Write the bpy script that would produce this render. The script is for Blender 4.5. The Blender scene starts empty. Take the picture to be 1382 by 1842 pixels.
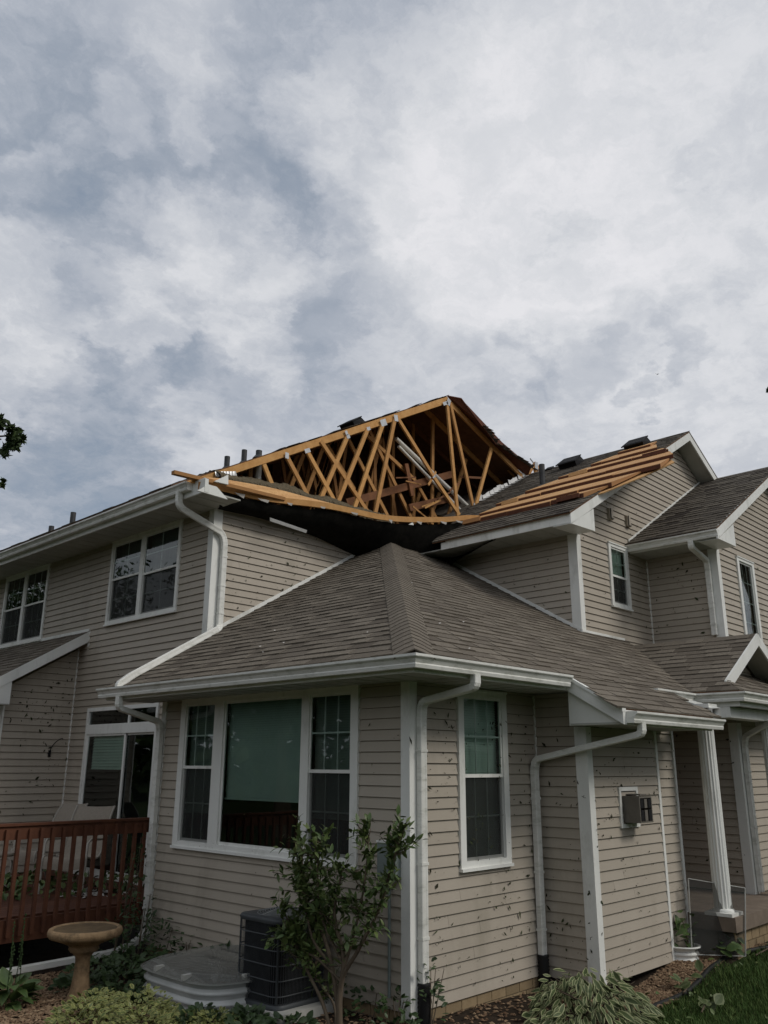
import bpy, bmesh, math, random
from mathutils import Vector, Matrix, noise as mnoise
random.seed(7)
SC = bpy.context.scene
COL = SC.collection
R = math.radians

# ------------------------------------------------------------------ camera
cam_d = bpy.data.cameras.new("camera"); cam = bpy.data.objects.new("camera", cam_d); COL.objects.link(cam)
CAM = Vector((-5.996, -5.378, 2.010)); YAW, PIT, ROL = R(43.613), R(16.719), R(0.257)
fw = Vector((math.cos(PIT) * math.cos(YAW), math.cos(PIT) * math.sin(YAW), math.sin(PIT)))
ri = Vector((math.sin(YAW), -math.cos(YAW), 0)); up = ri.cross(fw)
r2 = ri * math.cos(ROL) + up * math.sin(ROL); u2 = -ri * math.sin(ROL) + up * math.cos(ROL)
mw = Matrix((r2, u2, -fw)).transposed().to_4x4(); mw.translation = CAM
cam.matrix_world = mw
cam_d.sensor_fit = 'HORIZONTAL'; cam_d.sensor_width = 36; cam_d.lens = 36 * 1519.7 / 1382
cam_d.clip_start = 0.05; cam_d.clip_end = 2000
SC.camera = cam
FPX = 1519.7
def proj(p):
    d = Vector(p) - CAM
    z = max(d.dot(fw), .01)
    return (691 + FPX * d.dot(r2) / z, 921 - FPX * d.dot(u2) / z)
def pxdir(x, y):
    return (r2 * ((x - 691) / FPX) + u2 * (-(y - 921) / FPX) + fw).normalized()

# ------------------------------------------------------------------ colour management, sun, sky
SC.view_settings.view_transform = 'Standard'; SC.view_settings.look = 'None'
SC.view_settings.exposure = 0.0; SC.view_settings.gamma = 1.0
SC.view_settings.use_curve_mapping = False
SUN_DIR = Vector((0.32, -0.80, 0.75)).normalized()
sun_d = bpy.data.lights.new("sun", 'SUN'); sun_d.energy = 1.5; sun_d.angle = R(18); sun_d.color = (1.0, .95, .88)
sun = bpy.data.objects.new("sun", sun_d); COL.objects.link(sun)
sun.rotation_euler = SUN_DIR.to_track_quat('Z', 'Y').to_euler(); sun.location = (0, -10, 20)

world = bpy.data.worlds.new("World"); SC.world = world; world.use_nodes = True
wt = world.node_tree; wn = wt.nodes; wl = wt.links; wn.clear()
def N(t, **kw):
    n = wn.new(t)
    for k, v in kw.items(): setattr(n, k, v)
    return n
def M(op, a, b=None, c=None):
    n = N('ShaderNodeMath', operation=op)
    for i, v in enumerate((a, b, c)):
        if v is None: continue
        if isinstance(v, (int, float)): n.inputs[i].default_value = v
        else: wl.new(v, n.inputs[i])
    return n.outputs[0]
tc = N('ShaderNodeTexCoord'); D = tc.outputs['Generated']
nrm = N('ShaderNodeVectorMath', operation='NORMALIZE'); wl.new(D, nrm.inputs[0]); Dn = nrm.outputs[0]
sep = N('ShaderNodeSeparateXYZ'); wl.new(Dn, sep.inputs[0])
zc = M('ADD', M('MAXIMUM', sep.outputs[2], 0.0), 0.30)
cmb = N('ShaderNodeCombineXYZ'); wl.new(M('DIVIDE', sep.outputs[0], zc), cmb.inputs[0]); wl.new(M('DIVIDE', sep.outputs[1], zc), cmb.inputs[1])
cmb.inputs[2].default_value = 3.7
def noise(vec, scale, detail, rough, dist=0.0):
    n = N('ShaderNodeTexNoise'); n.noise_dimensions = '3D'
    wl.new(vec, n.inputs['Vector']); n.inputs['Scale'].default_value = scale; n.inputs['Detail'].default_value = detail
    n.inputs['Roughness'].default_value = rough; n.inputs['Distortion'].default_value = dist
    return n
nbig = noise(cmb.outputs[0], 2.6, 10, .60)
nwar = noise(cmb.outputs[0], 5.0, 8, .62)
wv = N('ShaderNodeVectorMath', operation='SUBTRACT'); wl.new(nwar.outputs['Color'], wv.inputs[0]); wv.inputs[1].default_value = (.5, .5, .5)
def warped(base, k):
    s_ = N('ShaderNodeVectorMath', operation='SCALE'); wl.new(wv.outputs[0], s_.inputs[0]); s_.inputs['Scale'].default_value = k
    a_ = N('ShaderNodeVectorMath', operation='ADD'); wl.new(base, a_.inputs[0]); wl.new(s_.outputs[0], a_.inputs[1]); return a_.outputs[0]
nsml = noise(warped(cmb.outputs[0], .22), 9.0, 11, .66)
nfin = noise(warped(cmb.outputs[0], .10), 24.0, 9, .66)
wnn = N('ShaderNodeVectorMath', operation='NORMALIZE'); wl.new(warped(Dn, .26), wnn.inputs[0]); Dw = wnn.outputs[0]
# cloud banks: (direction in the sky, angular radius, brightness added)
BANKS = [((60, 60), 9, -.15), ((620, 80), 7, -.17), ((70, 215), 6, -.15), ((430, 345), 5.0, -.22), ((110, 440), 5, -.17),
         ((250, 660), 3.4, -.20), ((340, 668), 2.2, -.15), ((160, 640), 1.8, -.10), ((100, 905), 6, -.30), ((1000, 650), 3.2, -.15), ((900, 690), 3.2, -.16), ((1120, 600), 2.4, -.12), ((1330, 560), 2.6, -.06),
         ((650, 640), 4.5, -.15), ((480, 735), 4, -.12), ((1155, 715), 1.1, -.16), ((1240, 655), 1.5, -.15), ((1205, 700), .8, -.10), ((1210, 335), 1.0, -.06), ((1040, 440), 1.4, -.09), ((590, 395), 2.8, -.15), ((180, 770), 4.5, -.10), ((520, 540), 3.0, -.07),
         ((600, 235), 2.8, .15), ((30, 300), 2.6, .16), ((400, 470), 3.2, .20), ((200, 255), 2.0, .16), ((360, 265), 1.6, .16), ((60, 520), 3.0, .18), ((480, 650), 2.6, .16),
         ((1120, 330), 15, .16), ((900, 430), 11, .10), ((300, 40), 4.5, .08), ((230, 560), 2.4, .14), ((1330, 800), 5, .04)]
acc = None
for (px, rad, amp) in BANKS:
    dv = N('ShaderNodeVectorMath', operation='DOT_PRODUCT'); wl.new(Dw, dv.inputs[0]); dv.inputs[1].default_value = pxdir(*px)
    mr = N('ShaderNodeMapRange'); mr.interpolation_type = 'SMOOTHERSTEP'
    mr.inputs['From Min'].default_value = math.cos(R(rad * 1.45)); mr.inputs['From Max'].default_value = math.cos(R(rad * .30))
    mr.inputs['To Min'].default_value = 0; mr.inputs['To Max'].default_value = amp
    wl.new(dv.outputs['Value'], mr.inputs['Value'])
    acc = mr.outputs[0] if acc is None else M('ADD', acc, mr.outputs[0])
def crisp(x, lo, hi, amp):
    mr = N('ShaderNodeMapRange'); mr.interpolation_type = 'SMOOTHSTEP'; wl.new(x, mr.inputs['Value'])
    mr.inputs['From Min'].default_value = lo; mr.inputs['From Max'].default_value = hi; mr.inputs['To Min'].default_value = -amp; mr.inputs['To Max'].default_value = amp; return mr.outputs[0]
v = M('ADD', M('MULTIPLY', M('SUBTRACT', nbig.outputs['Fac'], .5), .38), crisp(nsml.outputs['Fac'], .36, .66, .105))
v = M('ADD', v, M('MULTIPLY', M('SUBTRACT', nfin.outputs['Fac'], .5), .13))
v = M('ADD', M('ADD', v, M('MULTIPLY', acc, 1.2)), .605)
ramp = N('ShaderNodeValToRGB'); wl.new(v, ramp.inputs[0])
el = ramp.color_ramp.elements
SKY = [(0.0, (.25, .305, .385)), (.20, (.325, .37, .44)), (.40, (.425, .46, .525)), (.60, (.545, .57, .62)), (.80, (.67, .685, .72)), (1.0, (.78, .78, .81))]
el[0].position, el[0].color = SKY[0][0], (*SKY[0][1], 1); el[1].position, el[1].color = SKY[-1][0], (*SKY[-1][1], 1)
for p, c in SKY[1:-1]:
    e = el.new(p); e.color = (*c, 1)
sc10 = N('ShaderNodeVectorMath', operation='SCALE'); wl.new(ramp.outputs[0], sc10.inputs[0]); sc10.inputs['Scale'].default_value = 10.0
sky = N('ShaderNodeTexSky'); sky.sky_type = 'NISHITA'; sky.sun_disc = False
sky.sun_elevation = math.asin(SUN_DIR.z); sky.sun_rotation = math.atan2(SUN_DIR.x, SUN_DIR.y)
cov = N('ShaderNodeMapRange'); wl.new(v, cov.inputs['Value']); cov.inputs['From Min'].default_value = 0.0; cov.inputs['From Max'].default_value = .45
cov.inputs['To Min'].default_value = .86; cov.inputs['To Max'].default_value = 1.0
mx = N('ShaderNodeMix', data_type='RGBA'); wl.new(cov.outputs[0], mx.inputs[0]); wl.new(sky.outputs[0], mx.inputs[6]); wl.new(sc10.outputs[0], mx.inputs[7])
bg = N('ShaderNodeBackground'); bg.inputs['Strength'].default_value = 0.10; wl.new(mx.outputs[2], bg.inputs['Color'])
wo = N('ShaderNodeOutputWorld'); wl.new(bg.outputs[0], wo.inputs['Surface'])

# ------------------------------------------------------------------ materials
MATS = {}
def mat(name, col, rough=.7, col2=None, nscale=6.0, stretch=(1, 1, 1), bump=0.0, bscale=60.0, tone=None, spec=.3, metal=0.0, dirt=None, space='pos'):
    """principled material: base colour mottled between col and col2 by noise, shifted per piece by the mesh attribute 'tone'."""
    m = bpy.data.materials.new(name); m.use_nodes = True; t = m.node_tree; n = t.nodes; l = t.links
    b = n['Principled BSDF']; b.inputs['Roughness'].default_value = rough; b.inputs['Specular IOR Level'].default_value = spec; b.inputs['Metallic'].default_value = metal
    if space == 'pos':
        g = n.new('ShaderNodeNewGeometry'); src = g.outputs['Position']
    else:
        g = n.new('ShaderNodeTexCoord'); src = g.outputs['Object']
    mp = n.new('ShaderNodeMapping'); mp.inputs['Scale'].default_value = stretch; l.new(src, mp.inputs['Vector'])
    def nz(sc, det=6, ro=.6):
        x = n.new('ShaderNodeTexNoise'); x.inputs['Scale'].default_value = sc; x.inputs['Detail'].default_value = det; x.inputs['Roughness'].default_value = ro
        l.new(mp.outputs[0], x.inputs['Vector']); return x
    a = nz(nscale)
    mr = n.new('ShaderNodeMapRange'); mr.inputs['From Min'].default_value = .32; mr.inputs['From Max'].default_value = .68; l.new(a.outputs['Fac'], mr.inputs['Value'])
    mix = n.new('ShaderNodeMix'); mix.data_type = 'RGBA'; l.new(mr.outputs[0], mix.inputs[0])
    mix.inputs[6].default_value = (*col, 1); mix.inputs[7].default_value = (*(col2 or [c * .82 for c in col]), 1)
    out = mix.outputs[2]
    if tone:
        at = n.new('ShaderNodeAttribute'); at.attribute_name = 'tone'
        m2 = n.new('ShaderNodeMix'); m2.data_type = 'RGBA'; m2.blend_type = 'MIX'; l.new(at.outputs['Fac'], m2.inputs[0])
        l.new(out, m2.inputs[6]); m2.inputs[7].default_value = (*tone, 1); out = m2.outputs[2]
    if dirt:
        dcol, dsc, lo, hi = dirt
        dn = nz(dsc, 8, .7); dm = n.new('ShaderNodeMapRange'); dm.inputs['From Min'].default_value = lo; dm.inputs['From Max'].default_value = hi; l.new(dn.outputs['Fac'], dm.inputs['Value'])
        m3 = n.new('ShaderNodeMix'); m3.data_type = 'RGBA'; l.new(dm.outputs[0], m3.inputs[0]); l.new(out, m3.inputs[6]); m3.inputs[7].default_value = (*dcol, 1); out = m3.outputs[2]
    l.new(out, b.inputs['Base Color'])
    if bump:
        bn = nz(bscale, 4, .6); bp = n.new('ShaderNodeBump'); bp.inputs['Strength'].default_value = bump; bp.inputs['Distance'].default_value = .01
        l.new(bn.outputs['Fac'], bp.inputs['Height']); l.new(bp.outputs[0], b.inputs['Normal'])
    MATS[name] = m
    return m
mat('siding', (.432, .385, .318), .55, (.392, .347, .285), 2.2, (1, 1, .35), .10, 160, tone=(.345, .305, .245), dirt=((.24, .215, .165), 1.6, .54, .90))
mat('trim', (.80, .805, .765), .45, (.71, .715, .675), 3.0, (1, 1, .4), .04, 90, dirt=((.33, .33, .28), 3.4, .54, .90))
mat('gutter_paint', (.78, .78, .735), .35, (.67, .67, .62), 2.0, (1, 1, 3), .02, 60, dirt=((.27, .28, .22), 4.2, .50, .86), spec=.45)
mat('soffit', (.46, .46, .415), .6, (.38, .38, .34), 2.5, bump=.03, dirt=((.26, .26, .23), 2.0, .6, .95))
mat('shingle', (.208, .182, .146), .9, (.140, .121, .098), 30.0, bump=.5, bscale=240, tone=(.098, .083, .066), spec=.15, dirt=((.30, .265, .21), 60, .60, .8))
mat('shingle_upper', (.175, .156, .128), .92, (.105, .092, .076), 26.0, bump=.5, bscale=220, tone=(.05, .043, .037), spec=.12)
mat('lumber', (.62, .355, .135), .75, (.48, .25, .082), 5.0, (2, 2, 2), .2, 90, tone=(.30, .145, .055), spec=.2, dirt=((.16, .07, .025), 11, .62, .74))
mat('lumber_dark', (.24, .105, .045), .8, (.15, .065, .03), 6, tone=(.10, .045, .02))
mat('osb', (.66, .405, .185), .8, (.52, .295, .12), 24, bump=.2, bscale=80, tone=(.40, .20, .08), dirt=((.22, .09, .035), 34, .62, .75))
mat('osb_edge', (.125, .042, .020), .85, (.075, .027, .015), 14)
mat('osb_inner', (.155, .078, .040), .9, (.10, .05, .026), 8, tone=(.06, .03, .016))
mat('insulation', (.150, .124, .084), 1.0, (.075, .062, .040), 30, bump=.9, bscale=50, spec=.05)
mat('bath_dirt', (.135, .092, .048), .7, (.075, .052, .028), 11, bump=.3, bscale=60)
mat('chair_paint', (.36, .335, .29), .5, (.30, .28, .24), 9)
mat('frame_paint', (.46, .46, .43), .5, (.38, .38, .35), 9)
mat('galvanized', (.55, .56, .56), .38, (.42, .43, .44), 12, metal=.6)
mat('pvc', (.72, .71, .66), .45, (.62, .61, .56), 5)
mat('black_pipe', (.03, .033, .036), .5, (.05, .053, .056), 9)
mat('vent_black', (.012, .012, .013), .7, (.02, .02, .02), 9, spec=.12)
mat('concrete', (.22, .175, .135), .9, (.15, .118, .09), 5, bump=.25, bscale=70, dirt=((.09, .07, .05), 3, .58, .85))
mat('block', (.34, .255, .150), .9, (.26, .19, .108), 9, bump=.3, bscale=80, tone=(.22, .165, .095))
mat('mortar', (.20, .17, .13), .95)
mat('wood_deck', (.140, .054, .027), .75, (.080, .031, .017), 7, (1, 1, 1), .2, 60, tone=(.08, .028, .015))
mat('shaded_felt', (.016, .015, .013), .95, (.007, .007, .006), 7, (1, 1, 1), .4, 30, spec=.06)  # near-black: the inner corner's shade is put into this colour
mat('blind_dim', (.25, .285, .255), .75, (.21, .245, .22), 3)
mat('soil', (.050, .038, .028), 1.0, (.028, .022, .017), 9, bump=.7, bscale=40, spec=.05)
mat('grass_base', (.035, .052, .018), 1.0, (.022, .034, .012), 3, bump=.6, bscale=30, spec=.05)
mat('grass_blade', (.050, .098, .022), .7, (.034, .070, .016), 1.4, tone=(.09, .125, .035), spec=.15)
mat('chips', (.165, .102, .063), .9, (.098, .060, .037), 12, tone=(.30, .215, .135), spec=.1)
mat('stone_bath', (.33, .225, .125), .9, (.20, .13, .07), 13, bump=.6, bscale=70, dirt=((.05, .042, .026), 7, .50, .74))
mat('ac_metal', (.060, .066, .070), .5, (.045, .05, .054), 6, metal=.2)
mat('ac_dark', (.008, .008, .009), .8)
mat('ac_top', (.20, .21, .21), .45, (.14, .15, .15), 8)
mat('plastic_pad', (.46, .46, .43), .7, (.35, .35, .32), 6)
mat('well_metal', (.62, .63, .61), .4, (.48, .50, .48), 4, dirt=((.30, .29, .24), 3, .58, .9))
mat('ebox', (.20, .235, .225), .5, (.16, .19, .18), 6)
mat('hood', (.17, .155, .135), .5, (.13, .12, .10), 6)
mat('sling', (.285, .25, .205), .8, (.235, .205, .165), 40, bump=.2, bscale=200)
mat('leaf_green', (.068, .112, .034), .5, (.042, .076, .022), 4, tone=(.12, .15, .045), spec=.35)
mat('leaf_dark', (.036, .066, .020), .5, (.022, .042, .014), 5, tone=(.05, .085, .025), spec=.35)
mat('leaf_yellow', (.085, .108, .027), .5, (.055, .082, .020), 6, tone=(.25, .25, .085), spec=.3)
mat('leaf_pale', (.075, .100, .036), .55, (.050, .072, .026), 6, tone=(.29, .305, .16), spec=.25)
mat('leaf_tree', (.028, .050, .016), .6, (.018, .034, .011), 1.5, tone=(.045, .07, .02), spec=.2)
mat('leaf_scrap', (.036, .031, .016), .8, (.020, .016, .010), 12, tone=(.045, .062, .024))
mat('bark', (.135, .105, .072), .9, (.075, .058, .040), 14, (1, 1, .3), .5, 50)
mat('blind', (.52, .62, .56), .7, (.46, .55, .50), 3)
mat('muntin', (.74, .76, .73), .6, (.66, .68, .65), 4)
mat('blind_pale', (.74, .84, .76), .8, (.64, .74, .67), 4)
mat('curtain', (.10, .115, .105), .9, (.06, .07, .065), 9, (8, 8, .2))
mat('room_dark', (.020, .020, .019), .9, (.012, .012, .012), 2)
mat('cushion', (.12, .055, .035), .9)
mat('paper', (.55, .53, .50), .85, (.42, .40, .36), 12)
mat('flash_white', (.62, .62, .61), .5, (.50, .50, .49), 12)
mat('hose_black', (.012, .012, .012), .6)
mat('step_stone', (.25, .20, .14), .9, (.17, .13, .09), 6, bump=.3, bscale=50)
def glassmat(name, tint, k=1.0):
    m = bpy.data.materials.new(name); m.use_nodes = True; t = m.node_tree; n = t.nodes; l = t.links; n.clear()
    o = n.new('ShaderNodeOutputMaterial'); tr = n.new('ShaderNodeBsdfTransparent'); tr.inputs[0].default_value = (*tint, 1)
    gl = n.new('ShaderNodeBsdfGlossy'); gl.inputs['Roughness'].default_value = .012; gl.inputs['Color'].default_value = (.93, .97, .95, 1)
    fr = n.new('ShaderNodeFresnel'); fr.inputs['IOR'].default_value = 1.52
    g = n.new('ShaderNodeNewGeometry'); nz = n.new('ShaderNodeTexNoise'); nz.inputs['Scale'].default_value = 2.2; nz.inputs['Detail'].default_value = 1
    l.new(g.outputs['Position'], nz.inputs['Vector']); bp = n.new('ShaderNodeBump'); bp.inputs['Strength'].default_value = .02; bp.inputs['Distance'].default_value = .05
    l.new(nz.outputs['Fac'], bp.inputs['Height']); l.new(bp.outputs[0], gl.inputs['Normal'])
    mu = n.new('ShaderNodeMath'); mu.operation = 'MULTIPLY'; mu.inputs[1].default_value = 1.35 * k; mu.use_clamp = True; l.new(fr.outputs[0], mu.inputs[0])
    ms = n.new('ShaderNodeMixShader'); l.new(mu.outputs[0], ms.inputs[0]); l.new(tr.outputs[0], ms.inputs[1]); l.new(gl.outputs[0], ms.inputs[2]); l.new(ms.outputs[0], o.inputs[0])
    MATS[name] = m
glassmat('glass', (.74, .83, .79))
glassmat('clear_cover', (.80, .82, .80), 1.0)
t_ = MATS['clear_cover'].node_tree; o_ = next(n for n in t_.nodes if n.type == 'OUTPUT_MATERIAL'); src_ = o_.inputs[0].links[0].from_socket      # scuffed, milky plastic
df_ = t_.nodes.new('ShaderNodeBsdfDiffuse'); df_.inputs[0].default_value = (.24, .24, .22, 1); nz_ = t_.nodes.new('ShaderNodeTexNoise'); nz_.inputs['Scale'].default_value = 5; nz_.inputs['Detail'].default_value = 7
g_ = t_.nodes.new('ShaderNodeNewGeometry'); t_.links.new(g_.outputs['Position'], nz_.inputs['Vector']); mr_ = t_.nodes.new('ShaderNodeMapRange'); mr_.inputs['To Min'].default_value = .20; mr_.inputs['To Max'].default_value = .75; t_.links.new(nz_.outputs['Fac'], mr_.inputs['Value'])
mx_ = t_.nodes.new('ShaderNodeMixShader'); t_.links.new(mr_.outputs[0], mx_.inputs[0]); t_.links.new(src_, mx_.inputs[1]); t_.links.new(df_.outputs[0], mx_.inputs[2]); t_.links.new(mx_.outputs[0], o_.inputs[0])
def screenmat():
    m = bpy.data.materials.new('screen_mesh'); m.use_nodes = True; t = m.node_tree; n = t.nodes; l = t.links
    b = n['Principled BSDF']; b.inputs['Base Color'].default_value = (.025, .027, .025, 1); b.inputs['Roughness'].default_value = .8
    tr = n.new('ShaderNodeBsdfTransparent'); ms = n.new('ShaderNodeMixShader'); ms.inputs[0].default_value = .52
    l.new(tr.outputs[0], ms.inputs[1]); l.new(b.outputs[0], ms.inputs[2]); l.new(ms.outputs[0], n['Material Output'].inputs[0]); MATS['screen_mesh'] = m
screenmat()

# ------------------------------------------------------------------ mesh helpers
class MB:
    def __init__(s): s.v = []; s.f = []; s.t = []; s.sm = []
    def add(s, verts, faces, tone=0.0, smooth=False):
        o = len(s.v); s.v += [tuple(p) for p in verts]
        for i, f in enumerate(faces):
            s.f.append([a + o for a in f]); s.t.append(tone[i] if isinstance(tone, (list, tuple)) else tone); s.sm.append(smooth)
    def box(s, a, b, tone=0.0, ch=0.0):
        x0, x1 = sorted((a[0], b[0])); y0, y1 = sorted((a[1], b[1])); z0, z1 = sorted((a[2], b[2]))
        s.add([(x0, y0, z0), (x1, y0, z0), (x1, y1, z0), (x0, y1, z0), (x0, y0, z1), (x1, y0, z1), (x1, y1, z1), (x0, y1, z1)],
              [(0, 3, 2, 1), (4, 5, 6, 7), (0, 1, 5, 4), (1, 2, 6, 5), (2, 3, 7, 6), (3, 0, 4, 7)], tone)
    def beam(s, p, q, w, h, upv=(0, 0, 1), tone=0.0):
        p = Vector(p); q = Vector(q); d = (q - p).normalized(); u = Vector(upv)
        x = d.cross(u)
        if x.length < 1e-4: x = d.cross(Vector((1, 0, 0)))
        x.normalize(); u = x.cross(d).normalized()
        vs = []
        for e in (p, q):
            for (a, b) in ((-1, -1), (1, -1), (1, 1), (-1, 1)): vs.append(e + x * (a * w / 2) + u * (b * h / 2))
        s.add(vs, [(0, 3, 2, 1), (4, 5, 6, 7), (0, 1, 5, 4), (1, 2, 6, 5), (2, 3, 7, 6), (3, 0, 4, 7)], tone)
    def prism(s, front, back, tone=0.0):
        n = len(front)
        fs = [tuple(range(n)), tuple(range(2 * n - 1, n - 1, -1))]
        for i in range(n):
            j = (i + 1) % n; fs.append((i, i + n, j + n, j))
        s.add(list(front) + list(back), fs, tone)
    def sheet(s, poly, th, tone=0.0):
        a, b, c = Vector(poly[0]), Vector(poly[1]), Vector(poly[2]); n = (b - a).cross(c - a).normalized() * th
        s.prism([Vector(p) for p in poly], [Vector(p) - n for p in poly], tone)
    def rings(s, rings, closed=True, caps=True, tone=0.0, smooth=True):
        k = len(rings[0]); vs = [p for r in rings for p in r]; fs = []
        for i in range(len(rings) - 1):
            for j in range(k if closed else k - 1):
                a = i * k + j; b = i * k + (j + 1) % k; fs.append((a, b, b + k, a + k))
        s.add(vs, fs, tone, smooth)
        if caps and closed:
            s.add(rings[0], [tuple(reversed(range(k)))], tone); s.add(rings[-1], [tuple(range(k))], tone)
    def tube(s, pts, rad, k=8, tone=0.0, caps=True):
        pts = [Vector(p) for p in pts]; rr = rad if isinstance(rad, (list, tuple)) else [rad] * len(pts); rings = []
        ref = Vector((0, 0, 1))
        for i, p in enumerate(pts):
            d = (pts[min(i + 1, len(pts) - 1)] - pts[max(i - 1, 0)]).normalized()
            if abs(d.dot(ref)) > .95: ref = Vector((1, 0, 0)) if abs(d.x) < .9 else Vector((0, 1, 0))
            x = d.cross(ref).normalized(); y = x.cross(d)
            rings.append([p + (x * math.cos(2 * math.pi * j / k) + y * math.sin(2 * math.pi * j / k)) * rr[i] for j in range(k)])
        s.rings(rings, True, caps, tone)
    def lathe(s, prof, c, k=32, tone=0.0):
        s.rings([[(c[0] + r * math.cos(2 * math.pi * j / k), c[1] + r * math.sin(2 * math.pi * j / k), c[2] + z) for j in range(k)] for r, z in prof], True, True, tone)
    def mesh(s, name, m, off=(0, 0, 0)):
        me = bpy.data.meshes.new(name)
        me.from_pydata([(p[0] - off[0], p[1] - off[1], p[2] - off[2]) for p in s.v], [], s.f)
        me.polygons.foreach_set('use_smooth', s.sm)
        at = me.attributes.new('tone', 'FLOAT', 'FACE'); at.data.foreach_set('value', s.t)
        for x in (m if isinstance(m, (list, tuple)) else [m]): me.materials.append(MATS[x])
        me.update(); return me
def wloc(o):
    p = Vector((0, 0, 0))
    while o is not None: p += o.location; o = o.parent
    return p
def part(name, mb, m, parent=None, kind=None, label=None):
    off = wloc(parent) if parent else (0, 0, 0)
    o = bpy.data.objects.new(name, mb.mesh(name, m, off)); COL.objects.link(o); o.parent = parent
    if kind: o['kind'] = kind
    if label: o['label'] = label
    return o
def inst(name, me, parent, mtx, label=None):
    o = bpy.data.objects.new(name, me); COL.objects.link(o); o.parent = parent
    o.matrix_local = Matrix.Translation(-wloc(parent)) @ mtx
    return o
def thing(name, label, cat, loc=(0, 0, 0), group=None):
    o = bpy.data.objects.new(name, None); COL.objects.link(o); o.location = loc; o.empty_display_size = .2
    o['label'] = label; o['category'] = cat
    if group: o['group'] = group
    return o
def tag(o, label, cat, group=None, kind=None):
    o['label'] = label; o['category'] = cat
    if group: o['group'] = group
    if kind: o['kind'] = kind
    return o
def box(name, a, b, m, parent, tone=0.0, label=None):
    mb = MB(); mb.box(a, b, tone); return part(name, mb, m, parent, label=label)

def sweep(mb, path, w, h, bend=.09, steps=5, wall=(1, 0, 0), rib=True):
    """rectangular downspout swept along a polyline with rounded, crimped elbows."""
    P = [Vector(p) for p in path]; pts = [(P[0], 1.0)]
    for i in range(1, len(P) - 1):
        a = (P[i - 1] - P[i]); b = (P[i + 1] - P[i]); r = min(bend, a.length * .45, b.length * .45)
        A = P[i] + a.normalized() * r; B = P[i] + b.normalized() * r
        for k in range(steps * 2 + 1):
            t = k / (steps * 2); q = A * (1 - t) ** 2 + P[i] * 2 * t * (1 - t) + B * t * t
            pts.append((q, 1.05 if (rib and k % 2) else 1.0))
    pts.append((P[-1], 1.0))
    c = .16; prof = [(-1, -1 + c), (-1 + c, -1), (-.35, -1), (-.3, -.93), (.3, -.93), (.35, -1), (1 - c, -1), (1, -1 + c), (1, 1 - c), (1 - c, 1), (.35, 1), (.3, .93), (-.3, .93), (-.35, 1), (-1 + c, 1), (-1, 1 - c)]
    W = Vector(wall).normalized(); rings = []
    for i, (q, s) in enumerate(pts):
        d = (pts[min(i + 1, len(pts) - 1)][0] - pts[max(i - 1, 0)][0]).normalized()
        x = W - d * W.dot(d)
        if x.length < .15: x = Vector((0, 0, 1)) - d * d.z
        x.normalize(); y = d.cross(x).normalized()
        rings.append([q + x * (a * w / 2 * s) + y * (b * h / 2 * s) for a, b in prof])
    mb.rings(rings, True, True, 0.0, False)

def clip(poly, a, b, c):
    """keep the part of a 2-D polygon where a*u + b*v <= c"""
    out = []; n = len(poly)
    for i in range(n):
        p, q = poly[i], poly[(i + 1) % n]; fp = a * p[0] + b * p[1] - c; fq = a * q[0] + b * q[1] - c
        if fp <= 1e-9: out.append(p)
        if (fp < -1e-9 and fq > 1e-9) or (fp > 1e-9 and fq < -1e-9):
            t = fp / (fp - fq); out.append((p[0] + (q[0] - p[0]) * t, p[1] + (q[1] - p[1]) * t))
    return out
def area2(p): return abs(sum(p[i][0] * p[(i + 1) % len(p)][1] - p[(i + 1) % len(p)][0] * p[i][1] for i in range(len(p)))) / 2
def seen(pts, vis=True):
    """size in the photograph of a piece: projected area inside the frame"""
    q = [proj(p) for p in pts]
    if all(a < 0 or a > 1382 or b < 0 or b > 1842 for a, b in q): return 0
    return area2(q)
# ------------------------------------------------------------------ ground (the setting)
GZ = -0.10
mb = MB(); gs = 40; ext = 220.0
xs = sorted(set([-ext, -80, -30] + [-14 + i * .7 for i in range(41)] + [30, 80, ext]))
vs = []; fs = []
def gz(x, y):
    """height of the soil: flat beside the wing, dipping below the bay and rising towards the porch"""
    def sm(a, b, t): t = max(0.0, min(1.0, (t - a) / (b - a))); return t * t * (3 - 2 * t)
    h = .012 * mnoise.noise(Vector((x * .9, y * .9, 0)))
    return -.115 + h - .055 * sm(1.4, 2.2, x) + .125 * sm(2.6, 3.7, x) + .10 * sm(3.7, 5.0, x) - .0015 * max(0, -y - 2)
for y in xs:
    for x in xs: vs.append((x, y, gz(x, y)))
n = len(xs)
for j in range(n - 1):
    for i in range(n - 1): fs.append((j * n + i, j * n + i + 1, (j + 1) * n + i + 1, (j + 1) * n + i))
mb.add(vs, fs, 0, True)
g = part('ground', mb, 'grass_base'); g['kind'] = 'structure'
BED = [(-9, 12), (-9, 2.2), (-4.6, 1.5), (-3.6, .2), (-2.6, -.9), (-1.2, -1.5), (.4, -1.75), (1.85, -1.12), (3.05, -1.10), (4.1, -1.02), (5.2, -1.3), (5.2, 1.2), (.6, 1.2), (.6, 12)]
def in_bed(x, y, poly=BED):
    c = False
    for i in range(len(poly)):
        (x1, y1), (x2_, y2_) = poly[i], poly[i - 1]
        if (y1 > y) != (y2_ > y) and x < (x2_ - x1) * (y - y1) / (y2_ - y1) + x1: c = not c
    return c
mb = MB(); st = .22
for i in range(int(15 / st)):
    for j in range(int(14 / st)):
        x, y = -9.2 + i * st, -2 + j * st
        if in_bed(x + st / 2, y + st / 2) and x < 6:
            q = [(x, y), (x + st, y), (x + st, y + st), (x, y + st)]
            mb.add([(a, b, gz(a, b) + .012) for a, b in q], [(0, 1, 2, 3)])
o = part('garden_bed', mb, 'soil'); o['kind'] = 'structure'

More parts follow.
